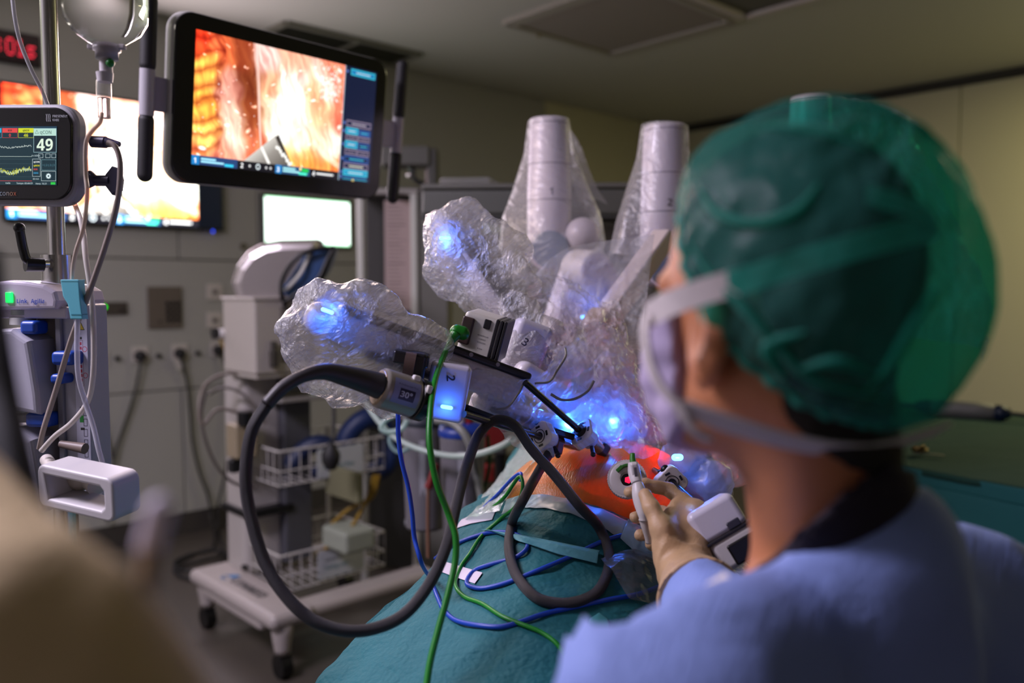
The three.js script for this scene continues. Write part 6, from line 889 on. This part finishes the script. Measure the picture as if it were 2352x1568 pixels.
{ const h = .99, a = G(2085, 930, h), b = G(2350, 952, h), q = axisQ(a, b), t = thing('lamp_handle', 'pale grey sterile lamp handle with dark blue ends on the green table', 'handle', midp(a, b), q), L = a.distanceTo(b);
  const rz = [0, 0, -Math.PI / 2];
  obj('grip', lathe([[0, -L * .28], [.034, -L * .28], [.041, -L * .1], [.04, L * .1], [.033, L * .28], [0, L * .28]], null, rz), mat(0x6f6f6c, .5), t);
  obj('end_collar', lathe([[0, -L * .42], [.022, -L * .42], [.036, -L * .3], [.036, -L * .275], [0, -L * .275]], null, rz), mat(0x10203c, .4), t);
  obj('end_collar', lathe([[0, L * .275], [.036, L * .275], [.036, L * .34], [.02, L * .4], [0, L * .4]], null, rz), mat(0x10203c, .4), t);
  obj('rod', [between(V(-L * .75, -.005, 0), V(-L * .42, 0, 0), .012), between(V(L * .4, 0, 0), V(L * .9, -.01, 0), .01)], M.dark, t); }
{ const p = G(2112, 1040, .965), t = thing('metal_clip', 'small brassy clip lying near the table hem', 'clip', p); obj('body', place(new THREE.TorusKnotGeometry(.016, .006, 60, 8, 2, 3), [0, .014, 0], [1.2, 0, 0]), mat(0x8a744a, .3, { metalness: .9 }), t); obj('blade', place(box(.1, .004, .012, [.03, .002, .02]), null, [0, -.5, 0]), M.steel, t); }
// ---------------------------------------------------------------- close beside the lens: a beige covered stand, blurred
{
  const d = .3, c = P(150, 1420, d), t = thing('covered_stand', 'beige cloth-covered stand very close by and out of focus', 'covered stand', V(c.x - .03, 0, c.z + .02));
  const cloth = mat(0xd4bd92, .85, { bump: rep(clothTex, 6), bumpN: .004 });
  obj('cloth', iso((x, y, z) => { const A = P(-140, 1120, .34), B = P(60, 1390, .3), C = P(190, 1500, .3), E2 = P(300, 1680, .31); let s = cap(x, y, z, A, B, .02, .024); s = smin(s, cap(x, y, z, B, C, .024, .022), .012); s = smin(s, cap(x, y, z, C, E2, .022, .022), .02); s = smin(s, cap(x, y, z, V(B.x - .04, B.y - .05, B.z), V(B.x - .06, .9, B.z), .04, .08), .05); s = smin(s, cap(x, y, z, E2, V(E2.x - .07, .9, E2.z), .02, .08), .03); return s - .004 * ridge(x * 18, y * 12, z * 18, 3); }, V(-.36, .86, -.48), V(-.0, 1.58, -.14), .008), cloth, t, true);
  obj('column', between(V(-.2, .95, -.3), V(-.2, .02, -.3), .06, .06), M.dark, t, true);
  obj('foot', cyl(.2, .22, .03, [0, .015, 0]), M.dark, t);
}
{ const t = thing('pale_clip', 'pale lavender rounded clip sticking up from the beige cloth', 'clip', P(345, 1290, .34)); obj('tip', place(new THREE.CapsuleGeometry(.0055, .016, 6, 14), P(355, 1210, .34), [0, 0, -.28]), mat(0xe0d8ec, .5), t, true); obj('stem', between(P(345, 1250, .34), P(325, 1400, .33), .004), mat(0x8c7656, .6), t, true); }
{ const t = thing('dark_strap', 'dark blurred vertical strap at the edge of the pump rack', 'strap', P(20, 1000, .45)); obj('band', patch([[P(-60, 560, .46), P(-10, 580, .45), P(8, 590, .46)], [P(-60, 700, .46), P(5, 720, .45), P(20, 740, .46)], [P(-60, 850, .46), P(10, 870, .45), P(42, 880, .46)], [P(-60, 1000, .44), P(30, 1010, .43), P(75, 1030, .44)], [P(-60, 1160, .42), P(50, 1160, .41), P(110, 1170, .42)]], 12, 30, null, .006), mat(0x0b0c12, .8), t, true); }
// ---------------------------------------------------------------- done
scene.updateMatrixWorld(true);
renderer.render(scene, camera);
